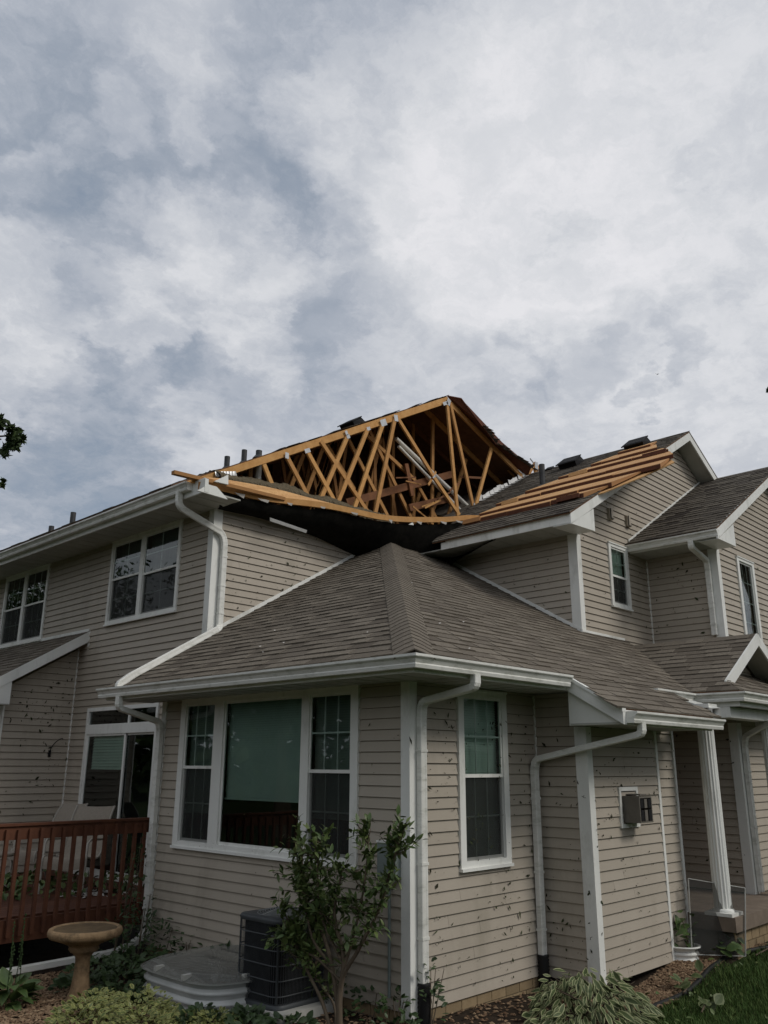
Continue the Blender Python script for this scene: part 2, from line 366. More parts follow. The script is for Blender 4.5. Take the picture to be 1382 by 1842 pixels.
# ------------------------------------------------------------------ the damaged townhouse
H = thing('townhouse', 'tan vinyl sided two storey townhouse with its roof torn open by a storm', 'townhouse', (0, 0, 0))
E_ = .1016
Y1, X1, X2, Y2, X3, Y3, Y4 = 4.35, .713, 5.0, 1.07, 7.26, -.13, 7.97
BOARDS = []; SHINGLES = []
def wp(ax, val, u, z, out): return (val - out, u, z) if ax == 'x' else (u, val - out, z)
def wall(ax, val, u0, u1, z0, z1, holes=(), clips=(), zstart=0.0, wname='wall'):
    back = MB(); w = None
    pieces = []
    k0 = math.floor((z0 - zstart) / E_)
    for k in range(k0, 1000):
        a = zstart + k * E_; b = a + E_
        if a >= z1 - 1e-4: break
        rects = [(u0, max(a, z0), u1, min(b, z1))]
        for (hu0, hz0, hu1, hz1) in holes:
            nr = []
            for (p, q, r, s) in rects:
                if hu1 <= p or hu0 >= r or hz1 <= q or hz0 >= s: nr.append((p, q, r, s)); continue
                if hu0 > p: nr.append((p, q, hu0, s))
                if hu1 < r: nr.append((hu1, q, r, s))
                if hz0 > q: nr.append((max(p, hu0), q, min(r, hu1), hz0))
                if hz1 < s: nr.append((max(p, hu0), hz1, min(r, hu1), s))
            rects = nr
        if True:                                        # butt laps: long courses are made of two lengths
            nr = []
            for (p, q, r, s) in rects:
                if r - p > 1.3 and random.random() < .38:
                    c = random.uniform(p + .35, r - .35); nr += [(p, q, c - .0015, s), (c + .0015, q, r, s)]
                else: nr.append((p, q, r, s))
            rects = nr
        for (p, q, r, s) in rects:
            poly = [(p, q), (r, q), (r, s), (p, s)]
            for c in clips: poly = clip(poly, *c) if len(poly) > 2 else poly
            if len(poly) < 3 or area2(poly) < 4e-4: continue
            full = poly; poly = [(u, max(z, a + .004)) for u, z in poly]; off = [.002 + .018 * (1 - (z - a) / E_) for _, z in poly]  # gap added under each course to darken its shadow line
            fr = [wp(ax, val, u, z, f) for (u, z), f in zip(poly, off)]
            bk = [wp(ax, val, u, z, -.012) for u, z in poly]
            pieces.append((fr, bk))
            back.prism([wp(ax, val, u, z, -.013) for u, z in full], [wp(ax, val, u, z, -.03) for u, z in full])
    w = part(wname, back, 'osb_inner', H)
    for fr, bk in pieces: BOARDS.append((seen(fr), w, fr, bk, random.random() ** 1.6 * .5))
    return w
# lower storey
TRI = (.655, 1.115, 3.69, 2.765)
wall('x', 0.0, .0, 4.15, 0, 2.769, holes=[TRI], wname='wall')
wall('y', 0.0, .0, 2.06, 0, 2.769, holes=[(.70, 1.08, 1.485, 2.735)])
wall('x', 2.06, -.617, -.002, -.022, 2.765, zstart=-.022)
wall('y', -.617, 2.06, 3.60, -.022, 2.41, holes=[], zstart=-.022)
wall('y', -.600, 3.60, 4.09, -.05, 2.45, zstart=-.05)
wall('x', 6.06, -.617, 1.5, .43, 2.9, zstart=.43)
wall('y', -.617, 6.06, 12.0, .43, 2.9, zstart=.43)
# wing end wall (faces the deck) and inner return of the porch
wall('x', X1, 4.352, 13.0, .2, 5.53, holes=[(5.40, .45, 7.41, 2.84), (5.15, 4.14, 7.125, 5.53), (9.40, 4.13, 11.2, 5.53)], zstart=.05)
wall('y', Y1, X1, X2, 3.60, 5.62, clips=[(.58, -1, -(2.93 + .58 * .61))], zstart=.05 + 2 * E_)
wall('x', X2, Y2, Y1 - .002, 3.7, 5.41, clips=[(.58, -1, -(2.93 + .58 * .61))], zstart=.05 + E_)
zg = lambda x: 5.36 + .575 * (x - 4.37)          # underside of the right gable roof
wall('y', Y2, X2, 10.2, 3.86, 8.0, holes=[(5.95, 4.42, 6.55, 5.45)], clips=[(-.575, 1, 5.42 - .575 * 4.39), (.575, 1, 7.90 + .575 * 8.93)], zstart=.05)
wall('x', X3, Y3, Y2 - .002, 3.6, 5.39, zstart=.05)
wall('y', Y3, X3, 12.0, 2.7, 8.0, holes=[(8.06, 3.9, 8.77, 5.39)], clips=[(-.57, 1, 5.39 - .57 * 6.66), (.57, 1, 7.28 + .57 * 9.92)], zstart=.05)
wall('y', Y4, -.40, X1 - .002, .2, 4.0, clips=[(-.615, 1, 3.83 - .615 * .70)], zstart=.05)
wall('y', -.62, 4.9, 7.6, 3.22, 3.9, clips=[(-.58, 1, 3.66 - .58 * 6.2), (.58, 1, 3.66 + .58 * 6.2)], zstart=3.22)
mbk = MB()                                        # hidden closing walls that keep daylight out of the rooms
mbk.prism([(.0, 4.13, 0), (X1, 4.13, 0), (X1, 4.13, 3.60), (0, 4.13, 3.20)], [(.0, 4.15, 0), (X1, 4.15, 0), (X1, 4.15, 3.60), (0, 4.15, 3.20)]); mbk.box((X1 - .01, 4.13, .0), (X1 + .01, 4.36, 3.55))
mbk.box((4.075, -.60, .0), (4.09, 1.5, 2.9)); mbk.box((4.09, 1.5, .3), (6.3, 1.52, 3.2))
part('inner_wall', mbk, 'osb_inner', H, kind='stuff')

# ------------------------------------------------------------------ roofs and shingles
def roof(O, U, V, poly_clips, ur, vr, expo=.135, tw=(.18, .44), m='shingle', rag=0.0, deck='osb_inner', th=.016):
    O = Vector(O); U = Vector(U).normalized(); V = Vector(V).normalized(); Nn = U.cross(V).normalized()
    if Nn.z < 0: Nn = -Nn
    base = [(ur[0], vr[0]), (ur[1], vr[0]), (ur[1], vr[1]), (ur[0], vr[1])]
    for c in poly_clips: base = clip(base, *c)
    P = lambda u, v, h: O + U * u + V * v + Nn * h
    mbd = MB(); mbd.prism([P(u, v, -.004) for u, v in base], [P(u, v, -.004 - th) for u, v in base])
    rf = part('roof', mbd, deck, H)
    k = 0; v = vr[0]
    while v < vr[1]:
        u = ur[0] - random.uniform(0, .3)
        v0, v1 = v, v + expo * 1.22
        lam = random.random() < .5
        while u < ur[1]:
            w = random.uniform(*tw); lam = not lam if random.random() < .8 else lam
            j = random.uniform(-.004, .004)
            poly = [(u + .002, v0 + j), (u + w - .002, v0 + j), (u + w - .002, v1), (u + .002, v1)]; u += w
            for c in poly_clips: poly = clip(poly, *c) if len(poly) > 2 else poly
            if len(poly) < 3 or area2(poly) < 3e-4: continue
            h = (.016 if lam else .009)
            fr = [P(a, b, .0015 + h * max(0, 1 - (b - v0) / (v1 - v0))) for a, b in poly]
            bk = [P(a, b, -.003) for a, b in poly]
            SHINGLES.append((seen(fr), rf, fr, bk, min(1, max(0, (.15 if lam else .55) + random.gauss(0, .28))), m))
        v += expo; k += 1
    return rf
S = .58; LS = math.sqrt(1 + S * S); ZE = 2.93
# wing, left slope (faces -x): u along +y, v up the slope along +x
RL = roof((-.62, 0, ZE - .006), (0, 1, 0), (1, 0, S), [(-1, 1 / LS, .62), (1, 0, 4.35)], (-.7, 4.4), (0, 5.35 * LS))
roof((-.62, 0, ZE - .006), (0, 1, 0), (1, 0, S), [(-1, 0, -4.352), (1, 0, 4.52)], (4.3, 4.6), (0, 1.31 * LS))
# wing, right slope (faces -y): u along +x, v up the slope along +y  (y = -.62 + v/LS)
RR = roof((0, -.62, ZE - .006), (1, 0, 0), (0, 1, S), [(-1, 1 / LS, .62), (0, 1, 1.69 * LS), (1, -1 / LS, 4.72)], (-.7, 6.3), (0, 1.69 * LS))
roof((0, -.62, ZE - .006), (1, 0, 0), (0, 1, S), [(-1, 1 / LS, .62), (1, 0, 4.99), (0, -1, -1.692 * LS)], (-.7, 5.1), (12 * .135, 4.97 * LS))
zE2 = ZE - S * .617
roof((0, -1.240, zE2 - .010), (1, 0, 0), (0, 1, S), [(0, 1, .618 * LS)], (1.80, 3.86), (0, .63 * LS))
# hip cap
hp = Vector((1, 1, S)).normalized(); dl = Vector((0, 1, 0)); dr = Vector((1, 0, 0))
sl = (dl - hp * dl.dot(hp)).normalized(); sr = (dr - hp * dr.dot(hp)).normalized(); nh = Vector((-S, -S, 2)).normalized()
k = 0
while k * .135 < 6.9:
    o0 = Vector((-.63, -.63, ZE + .006)) + hp * (k * .135); mbh = MB(); ra = []; rb = []
    for (side, w) in ((sl, .19), (sl, .085), (None, 0), (sr, .085), (sr, .19)):
        off = (side * w if side else Vector((0, 0, 0)))
        lift = .020 - .02 * (w / .19) + (.006 if w == .085 else 0)
        ra.append(o0 + off + nh * (lift + .005)); rb.append(o0 + hp * .20 + off + nh * (lift - .006))
    mbh.add(ra + rb + [p - nh * .012 for p in ra], [(i, i + 1, i + 6, i + 5) for i in range(4)] + [(i, i + 1, i + 11, i + 10) for i in range(4)], random.random() * .35, False)
    part('hip_cap', mbh, 'shingle', RR); k += 1
# porch: left slope, front pent strip, right slope
roof((4.71, 0, ZE - .006), (0, 1, 0), (1, 0, S), [(1, -1 / LS, -.61 + .01), (-1, 0, 1.01)], (-1.1, 1.2), (0, 1.50 * LS))
roof((4.71, 0, ZE - .006), (0, 1, 0), (1, 0, S), [(-1, 1 / LS, 1.24), (1, 0, -1.012)], (-1.3, -1.0), (0, .3))
roof((0, -1.240, ZE - .006), (1, 0, 0), (0, 1, S), [(-1, 1 / LS, -4.72)], (4.6, 12.0), (0, .60 * LS))
roof((0, -.64, ZE + S * .60 - .006), (1, 0, 0), (0, 1, S), [], (7.76, 12.0), (0, .52 * LS))
pv = MB(); pv.prism([(6.2, 1.05, 3.79), (6.2, -1.01, 3.79), (7.75, -1.01, 2.90), (7.75, 1.05, 2.90)], [(6.2, 1.05, 3.76), (6.2, -1.01, 3.76), (7.75, -1.01, 2.87), (7.75, 1.05, 2.87)])
part('roof', pv, 'shingle', H)
# right gable
SU = .575; LU = math.sqrt(1 + SU * SU)
RG = roof((4.32, 0, 5.535), (0, 1, 0), (1, 0, SU), [(-1, 0, -.74), (1, 0, 4.34), (2.2, -1 / LU, 2.2 * 3.35)], (.7, 4.4), (0, 4.53 * LU), expo=.15, tw=(.2, .4), m='shingle_upper')
pv = MB(); pv.prism([(8.86, .74, 8.14), (8.86, 6, 8.14), (11.0, 6, 6.91), (11.0, .74, 6.91)], [(8.86, .74, 8.11), (8.86, 6, 8.11), (11.0, 6, 6.88), (11.0, .74, 6.88)])
pv.prism([(4.4, 2.2, 5.55), (8.86, 2.2, 8.11), (8.86, 6, 8.11), (7.4, 6, 7.27)], [(4.4, 2.2, 5.53), (8.86, 2.2, 8.09), (8.86, 6, 8.09), (7.4, 6, 7.25)])
part('roof', pv, 'shingle_upper', H)
# third roof (far right): eave x=6.55
roof((6.55, 0, 5.53), (0, 1, 0), (1, 0, .57), [(-1, 0, .47), (1, 0, Y2 - .004)], (-.5, Y2), (0, 3.36 * math.sqrt(1 + .57 ** 2)), expo=.15, tw=(.2, .4), m='shingle_upper')
pv = MB(); pv.prism([(9.92, -.47, 7.44), (9.92, 6, 7.44), (13, 6, 5.7), (13, -.47, 5.7)], [(9.92, -.47, 7.40), (9.92, 6, 7.40), (13, 6, 5.66), (13, -.47, 5.66)])
pv.prism([(9.3, 1.07, 7.07), (9.92, 1.07, 7.43), (9.92, 6, 7.43), (9.3, 6, 7.07)], [(9.3, 1.07, 7.03), (9.92, 1.07, 7.40), (9.92, 6, 7.40), (9.3, 6, 7.03)])
part('roof', pv, 'shingle_upper', H)
# left shed roof
roof((-.95, 0, 4.10 - .615 * 1.65), (0, 1, 0), (1, 0, .615), [(-1, 0, -7.66)], (7.6, 12.5), (0, 1.65 * math.sqrt(1 + .615 ** 2)), expo=.14, tw=(.2, .4))

# ------------------------------------------------------------------ trim boards
def cboard(x, y, z0, z1, lx, ly, t=.022):
    """outside corner board: one leaf on each wall; lx, ly = signed leaf lengths along x and y"""
    mb = MB(); mb.box((x - t, y - t, z0), (x + lx, y + .002, z1)); mb.box((x - t - .0015, y - t - .0015, z0 - .004), (x, y + ly, z1 + .0)); part('corner_board', mb, 'trim', H)
cboard(0, 0, -.035, 2.769, .085, .085)
cboard(2.06, -.617, -.05, 2.41, .085, .115)
cboard(X2, Y2, 3.86, 5.40, .10, .13)
cboard(X1, Y1, 3.7, 5.52, .125, .10)
cboard(X3, Y3, 3.6, 5.39, .10, .12)
cboard(6.06, -.617, .42, 2.6, .14, .10)
box('corner_board', (-.024, 4.06, .05), (0, 4.152, 2.769), 'trim', H)
box('corner_board', (3.575, -.637, -.06), (3.625, -.602, 2.41), 'trim', H)
box('corner_board', (4.045, -.625, .30), (4.092, -.60, 2.5), 'trim', H); box('corner_board', (4.06, -.624, -.06), (4.09, -.598, .297), 'trim', H)
box('corner_trim', (2.034, -.022, .0), (2.058, -.002, 2.76), 'trim', H)
box('corner_trim', (X3 - .022, Y2 - .03, 3.8), (X3 - .002, Y2 - .002, 5.36), 'trim', H)
box('corner_trim', (X1 - .024, Y4 - .026, .3), (X1 - .002, Y4 - .002, 3.84), 'trim', H)
box('corner_board', (-.425, Y4 - .024, .2), (-.40, Y4 + .1, 2.87), 'trim', H)
# flashing strips where lower roofs meet upper walls
def strip(name, p, q, w, h, m='trim', upv=(0, 0, 1)):
    mb = MB(); mb.beam(p, q, w, h, upv); return part(name, mb, m, H)
strip('flashing', (.80, Y1 - .02, ZE + S * 1.42 + .035), (4.95, Y1 - .02, ZE + S * 5.55 + .035), .02, .05)
strip('flashing', (X2 - .02, 1.07, ZE + S * 1.68 + .035), (X2 - .02, 4.3, ZE + S * 4.92 + .035), .02, .05)
strip('flashing', (4.98, Y2 - .02, 3.925), (6.25, Y2 - .02, 3.925), .02, .035)
strip('flashing', (6.65, Y2 - .02, 5.60), (9.86, Y2 - .02, 5.60 + .57 * 3.21), .02, .05)
strip('flashing', (X1 - .02, 7.66, 4.12), (X1 - .02, 12.5, 4.12), .02, .05)
strip('flashing', (5.35, -.64, 3.24), (7.4, -.64, 3.24), .02, .03)

def gutter(p0, p1, out, zb, name='gutter', w=.12, m0=0, m1=0):
    """K-profile aluminium gutter, zb = underside"""
    p0 = Vector((*p0, 0)); p1 = Vector((*p1, 0)); o = Vector((*out, 0))
    pr = [(0, 0), (.078, 0), (.086, .028), (.080, .040), (.098, .072), (.116, .086), (w, .092), (w, .112), (w - .012, .112), (w - .012, .106), (w - .004, .104), (w - .006, .096), (.108, .092), (.090, .076), (.072, .042), (.078, .030), (.072, .005), (.004, .005), (.004, .112), (0, .112)]
    dd = (p1 - p0).normalized()
    mb = MB(); mb.rings([[e + o * a + dd * (a * k) + Vector((0, 0, zb + b)) for a, b in pr] for e, k in ((p0, -m0), (p1, m1))], True, False, 0, False)
    for e, k in ((p0, m0), (p1, m1)):
        if k: continue
        d = dd * (.002 if e is p0 else -.002)
        cap = [(0, 0), (.078, 0), (.086, .028), (.080, .040), (.098, .072), (.116, .086), (w, .092), (w, .112), (0, .112)]
        mb.prism([e + o * a + Vector((0, 0, zb + b)) for a, b in cap], [e + d + o * a + Vector((0, 0, zb + b)) for a, b in cap])
    return part(name, mb, 'gutter_paint', H)
gutter((-.612, -.612), (-.612, 4.56), (-1, 0), 2.795, m0=1)
gutter((-.612, -.612), (1.715, -.612), (0, -1), 2.795, m0=1)
gutter((1.80, -1.240), (3.92, -1.240), (0, -1), 2.42)
gutter((X1 - .612, 4.03), (X1 - .612, 13), (-1, 0), 5.575)
gutter((X3 - .612, -.47), (X3 - .612, Y2 - .01), (-1, 0), 5.40)
gutter((4.72, -.625), (4.72, -1.235), (-1, 0), 2.787, m0=-1, m1=1); gutter((3.55, -.625), (4.72, -.625), (0, -1), 2.787, m1=-1); gutter((4.72, -1.235), (12.0, -1.235), (0, -1), 2.787, m0=1)
mb = MB(); mb.prism([(-.733, -.733, 2.795 + .09), (-.70, -.733, 2.795 + .088), (-.70, -.733, 2.908), (-.733, -.733, 2.908)], [(-.730, -.72, 2.885), (-.70, -.72, 2.883), (-.70, -.72, 2.909), (-.730, -.72, 2.909)]); part('gutter_miter', mb, 'gutter_paint', H)
# fascia boards
def fas(a, b): return box('fascia', a, b, 'trim', H)
fas((-.611, -.611, 2.765), (-.588, 4.50, 2.915)); fas((-.587, -.611, 2.765), (1.79, -.589, 2.915))
fas((1.80, -1.239, 2.405), (3.80, -1.216, 2.545)); fas((X1 - .611, 3.76, 5.50), (X1 - .588, 13, 5.70))
fas((X3 - .611, -.44, 5.385), (X3 - .588, Y2 - .02, 5.52)); fas((X2 - .632, .78, 5.395), (X2 - .608, 3.2, 5.515))
box('drip_edge', (X2 - .645, .77, 5.515), (X2 - .610, 3.1, 5.545), 'trim', H)
fas((4.715, -1.23, 2.73), (4.735, -.62, 2.90)); fas((4.735, -1.233, 2.73), (12.0, -1.21, 2.90)); fas((3.8, -.62, 2.73), (4.71, -.60, 2.9))
def soffit(x0, x1, y0, y1, z, along='y'):
    mb = MB(); a = y0 if along == 'y' else x0; e = y1 if along == 'y' else x1; i = 0
    while a < e - .01:
        b = min(a + .14, e); zz = z + (.004 if i % 2 else 0)
        if along == 'y': mb.box((x0, a, zz), (x1, b - .004, zz + .012))
        else: mb.box((a, y0, zz), (b - .004, y1, zz + .012))
        a = b; i += 1
    if along == 'y': mb.box((x0, y0, z + .013), (x1, y1, z + .02))
    else: mb.box((x0, y0, z + .013), (x1, y1, z + .02))
    return part('soffit', mb, 'soffit', H)
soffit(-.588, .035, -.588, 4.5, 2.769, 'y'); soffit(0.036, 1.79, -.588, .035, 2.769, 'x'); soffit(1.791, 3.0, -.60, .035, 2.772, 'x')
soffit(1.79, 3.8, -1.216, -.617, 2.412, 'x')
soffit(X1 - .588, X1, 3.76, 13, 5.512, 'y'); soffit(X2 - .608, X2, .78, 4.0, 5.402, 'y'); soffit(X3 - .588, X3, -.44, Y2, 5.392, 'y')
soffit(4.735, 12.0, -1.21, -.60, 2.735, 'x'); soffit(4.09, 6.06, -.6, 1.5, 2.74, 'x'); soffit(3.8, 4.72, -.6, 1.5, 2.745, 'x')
# boxed eave of the low extension: triangular cheek and rake board
mb = MB(); tri = [(-1.236, 2.41), (-.60, 2.41), (-.60, 2.80)]
mb.prism([(1.80, y, z) for y, z in tri], [(1.83, y, z) for y, z in tri]); part('eave_cheek', mb, 'trim', H)
def rake(pts, y, h, t=.024, m='trim', ax='y', name='rake_board'):
    """board whose top edge runs through the two points (u, z); h deep; on plane y (or x)"""
    (a, za), (b, zb) = pts; mb = MB()
    q = [(a, za), (b, zb), (b, zb - h), (a, za - h)]
    if ax == 'y': mb.prism([(u, y, z) for u, z in q], [(u, y + t, z) for u, z in q])
    else: mb.prism([(y, u, z) for u, z in q], [(y + t, u, z) for u, z in q])
    return part(name, mb, m, H)
rake([(-1.240, 2.555), (-.58, 2.555 + S * .66)], 1.742, .15, ax='x', t=.058); rake([(-1.243, 2.562), (-.58, 2.562 + S * .663)], 1.726, .036, ax='x', t=.074, name='rake_cap')
rk = lambda x: 5.535 + SU * (x - 4.32)
rake([(4.345, rk(4.345) + .0), (8.86, rk(8.86))], .745, .185); rake([(8.86, rk(8.86)), (10.6, rk(8.86) - SU * 1.74)], .745, .185)
mb = MB(); mb.prism([(4.34, .745, 5.37), (5.02, .745, 5.39), (5.02, .745, 5.74), (4.36, .745, 5.37)][:3], [(4.34, 1.06, 5.37), (5.02, 1.06, 5.39), (5.02, 1.06, 5.74)]); part('eave_return', mb, 'trim', H)
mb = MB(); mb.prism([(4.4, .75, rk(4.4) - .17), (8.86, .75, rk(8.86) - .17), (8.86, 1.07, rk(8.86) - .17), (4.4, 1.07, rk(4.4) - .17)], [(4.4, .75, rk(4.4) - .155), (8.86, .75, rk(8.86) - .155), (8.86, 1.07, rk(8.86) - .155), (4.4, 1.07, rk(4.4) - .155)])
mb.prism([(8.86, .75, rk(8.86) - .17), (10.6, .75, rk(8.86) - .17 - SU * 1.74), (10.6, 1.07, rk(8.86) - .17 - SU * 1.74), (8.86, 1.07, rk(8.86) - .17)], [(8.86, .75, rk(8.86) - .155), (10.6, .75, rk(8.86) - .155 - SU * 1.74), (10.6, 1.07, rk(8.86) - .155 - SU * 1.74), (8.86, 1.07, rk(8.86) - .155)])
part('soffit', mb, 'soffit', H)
rk3 = lambda x: 5.535 + .57 * (x - 6.55)
rake([(6.57, rk3(6.57)), (9.92, rk3(9.92))], -.468, .185); rake([(9.92, rk3(9.92)), (12, rk3(9.92) - .57 * 2.08)], -.468, .185)
mb = MB(); mb.prism([(6.60, -.46, 5.37), (7.28, -.46, 5.37), (7.28, -.46, 5.74)], [(6.60, -.14, 5.37), (7.28, -.14, 5.37), (7.28, -.14, 5.74)]); part('eave_return', mb, 'trim', H)
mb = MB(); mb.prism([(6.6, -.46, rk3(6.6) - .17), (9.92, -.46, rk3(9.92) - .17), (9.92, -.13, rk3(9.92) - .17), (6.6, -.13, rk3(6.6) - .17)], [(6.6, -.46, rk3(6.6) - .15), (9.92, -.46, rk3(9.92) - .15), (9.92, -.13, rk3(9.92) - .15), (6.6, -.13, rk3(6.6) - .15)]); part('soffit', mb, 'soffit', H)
# porch gable rakes
pk = lambda x: 3.80 - S * abs(x - 6.2)
rake([(4.92, pk(4.92) + .012), (6.2, 3.812)], -1.012, .17); rake([(6.2, 3.812), (7.7, pk(7.7) + .012)], -1.012, .17)
mb = MB(); mb.prism([(4.92, -1.0, pk(4.92) - .03), (6.2, -1.0, 3.77), (6.2, -.62, 3.77), (4.92, -.62, pk(4.92) - .03)], [(4.92, -1.0, pk(4.92) - .045), (6.2, -1.0, 3.755), (6.2, -.62, 3.755), (4.92, -.62, pk(4.92) - .045)])
mb.prism([(7.6, -1.0, pk(7.6) - .03), (6.2, -1.0, 3.77), (6.2, -.62, 3.77), (7.6, -.62, pk(7.6) - .03)], [(7.6, -1.0, pk(7.6) - .045), (6.2, -1.0, 3.755), (6.2, -.62, 3.755), (7.6, -.62, pk(7.6) - .045)]); part('soffit', mb, 'soffit', H)
# left shed: rake, cheek
rake([(-.95, 4.10 - .615 * 1.65), (.70, 4.10)], 7.652, .17)
box('trim_end', (.70, 7.64, 3.80), (.712, 7.70, 4.13), 'trim', H)
box('soffit', (-.95, 7.66, 2.86), (-.47, 7.96, 2.875), 'soffit', H)
mb = MB(); mb.prism([(-.95, 7.66, 2.87), (-.46, 7.66, 2.87), (-.46, 7.66, 3.21), (-.95, 7.66, 2.93)], [(-.95, 7.69, 2.87), (-.46, 7.69, 2.87), (-.46, 7.69, 3.21), (-.95, 7.69, 2.93)]); part('eave_return', mb, 'trim', H)
mb = MB(); mb.prism([(-.95, 7.66, 2.93), (.71, 7.66, 3.94), (.71, 7.97, 3.94), (-.95, 7.97, 2.93)], [(-.95, 7.66, 2.915), (.71, 7.66, 3.925), (.71, 7.97, 3.925), (-.95, 7.97, 2.915)]); part('soffit', mb, 'soffit', H)

# ------------------------------------------------------------------ windows
PANE = {'x': (3, 2, 1, 0), 'y': (0, 1, 2, 3)}      # winding that makes the pane face outwards
def wbox(mb, ax, val, u0, u1, z0, z1, o0, o1, tone=0.0):
    a = wp(ax, val, u0, z0, o0); b = wp(ax, val, u1, z1, o1); mb.box(a, b, tone)
def window(ax, val, u0, u1, z0, z1, units, fr=.065, sill=.075, depth=.55, blinds=(), name='window', ft=.06):
    units = [list(q) for q in units]; units[0][0] = u0 + fr; units[-1][1] = u1 - fr
    mb = MB(); PO = .036
    wbox(mb, ax, val, u0, u0 + fr, z0, z1, -.02, PO); wbox(mb, ax, val, u1 - fr, u1, z0, z1, -.02, PO)
    wbox(mb, ax, val, u0 + fr, u1 - fr, z1 - ft, z1, -.02, PO - .001); wbox(mb, ax, val, u0 + fr, u1 - fr, z0, z0 + sill, -.02, PO - .001)
    wbox(mb, ax, val, u0 - .006, u1 + .006, z0 - .006, z0 + .022, -.01, PO + .020); wbox(mb, ax, val, u0 - .004, u1 + .004, z1 - .012, z1 + .008, -.01, PO + .012)
    for i in range(len(units) - 1): wbox(mb, ax, val, units[i][1], units[i + 1][0], z0 + sill, z1 - ft, -.02, PO - .003)
    win = part(name, mb, 'trim', H)
    zb, zt = z0 + sill, z1 - ft
    for (a, b, kind, mid, cols, rows) in units:
        def sash(sa, sb, o, w=.022):
            m2 = MB(); wbox(m2, ax, val, a, a + w, sa, sb, o - .02, o); wbox(m2, ax, val, b - w, b, sa, sb, o - .02, o)
            wbox(m2, ax, val, a + w, b - w, sb - w * 1.3, sb, o - .02, o - .001); wbox(m2, ax, val, a + w, b - w, sa, sa + w * 1.5, o - .02, o - .001)
            part('sash', m2, 'trim', win)
            m3 = MB(); q = [(a + w, sa + w), (b - w, sa + w), (b - w, sb - w), (a + w, sb - w)]
            m3.add([wp(ax, val, u, z, o - .010) for u, z in q], [PANE[ax]]); part('pane', m3, 'glass', win)
            if cols:
                for i in range(1, cols):
                    uu = a + w + (b - a - 2 * w) * i / cols; m4 = MB(); wbox(m4, ax, val, uu - .007, uu + .007, sa + w, sb - w, o - .024, o - .015); part('muntin', m4, 'muntin', win)
                for i in range(1, rows):
                    zz = sa + (sb - sa) * i / rows; m4 = MB(); wbox(m4, ax, val, a + w, b - w, zz - .008, zz + .008, o - .0245, o - .0145); part('muntin', m4, 'muntin', win)
        if kind == 'dh':
            sash(mid - .018, zt, .020); sash(zb, mid + .016, -.004)
            m6 = MB(); m6.add([wp(ax, val, u, z, .004) for u, z in ((a + .006, zb + .006), (b - .006, zb + .006), (b - .006, mid - .02), (a + .006, mid - .02))], [PANE[ax]]); part('insect_screen', m6, 'screen_mesh', win)
        else: sash(zb, zt, .012)
    mi = MB(); D = depth
    wbox(mi, ax, val, u0 + .01, u1 - .01, z0 + .01, z1 - .01, -D, -D - .02)
    for (ua, ub) in ((u0 - .03, u0 + .01), (u1 - .01, u1 + .03)): wbox(mi, ax, val, ua, ub, z0 - .03, z1 + .03, -.045, -D)
    wbox(mi, ax, val, u0, u1, z0 - .03, z0 + .01, -.045, -D); wbox(mi, ax, val, u0, u1, z1 - .01, z1 + .03, -.045, -D)
    part('interior', mi, 'room_dark', win)
    for bl in blinds:
        (ba, bb, bz0, bz1, bm, style) = bl; m5 = MB()
        if style == 'slat':
            z = bz1
            while z > bz0:
                q = [(ba, z - .024), (bb, z - .024), (bb, z), (ba, z)]
                m5.add([wp(ax, val, ba, z - .025, -.058), wp(ax, val, bb, z - .025, -.058), wp(ax, val, bb, z, -.070), wp(ax, val, ba, z, -.070)], [(0, 1, 2, 3)]); z -= .025
            wbox(m5, ax, val, ba, bb, bz0 - .02, bz0, -.05, -.08)
        elif style == 'fold':
            n = max(4, int(abs(bb - ba) / .05)); pr = []
            for i in range(n + 1):
                u = ba + (bb - ba) * i / n; pr.append((u, -.10 - .022 * (i % 2)))
            vs = [wp(ax, val, u, bz0, o) for u, o in pr] + [wp(ax, val, u, bz1, o) for u, o in pr]
            m5.add(vs, [(i, i + 1, n + 2 + i, n + 1 + i) for i in range(n)], 0, True)
        else: wbox(m5, ax, val, ba, bb, bz0, bz1, -.06, -.07)
        part('blind' if style != 'fold' else 'curtain', m5, bm, win)
    return win
window('x', 0, .64, 3.705, 1.09, 2.775, [(.743, 1.358, 'dh', 1.955, 3, 2), (1.48, 2.838, 'fix', 0, 0, 0), (3.015, 3.606, 'dh', 1.985, 3, 2)], fr=.10,
       blinds=[(1.47, 2.85, 1.66, 2.70, 'blind', 'slat'), (.74, 1.36, 1.52, 2.70, 'blind_dim', 'slat'), (3.0, 3.61, 1.50, 2.70, 'blind_dim', 'slat')])
window('y', 0, .685, 1.495, 1.063, 2.748, [(.768, 1.405, 'dh', 1.92, 3, 2)], fr=.085, blinds=[(.75, 1.42, 1.93, 2.70, 'blind_pale', 'slat'), (.75, 1.42, 1.15, 1.93, 'blind_dim', 'slat')])
window('x', X1, 5.13, 7.15, 4.125, 5.51, [(5.20, 6.14, 'dh', 4.83, 2, 2), (6.24, 7.09, 'dh', 4.87, 2, 2)], blinds=[(5.2, 6.14, 4.85, 5.5, 'curtain', 'fold'), (6.24, 7.09, 4.85, 5.5, 'curtain', 'fold')])
window('x', X1, 9.38, 11.22, 4.115, 5.51, [(9.45, 10.28, 'dh', 4.84, 3, 2), (10.38, 11.15, 'dh', 4.84, 3, 2)])
window('y', Y2, 5.935, 6.56, 4.412, 5.458, [(6.01, 6.49, 'dh', 4.93, 2, 2)], fr=.07, blinds=[(6.0, 6.5, 4.93, 5.4, 'blind_pale', 'flat'), (6.0, 6.5, 4.48, 4.93, 'curtain', 'slat')])
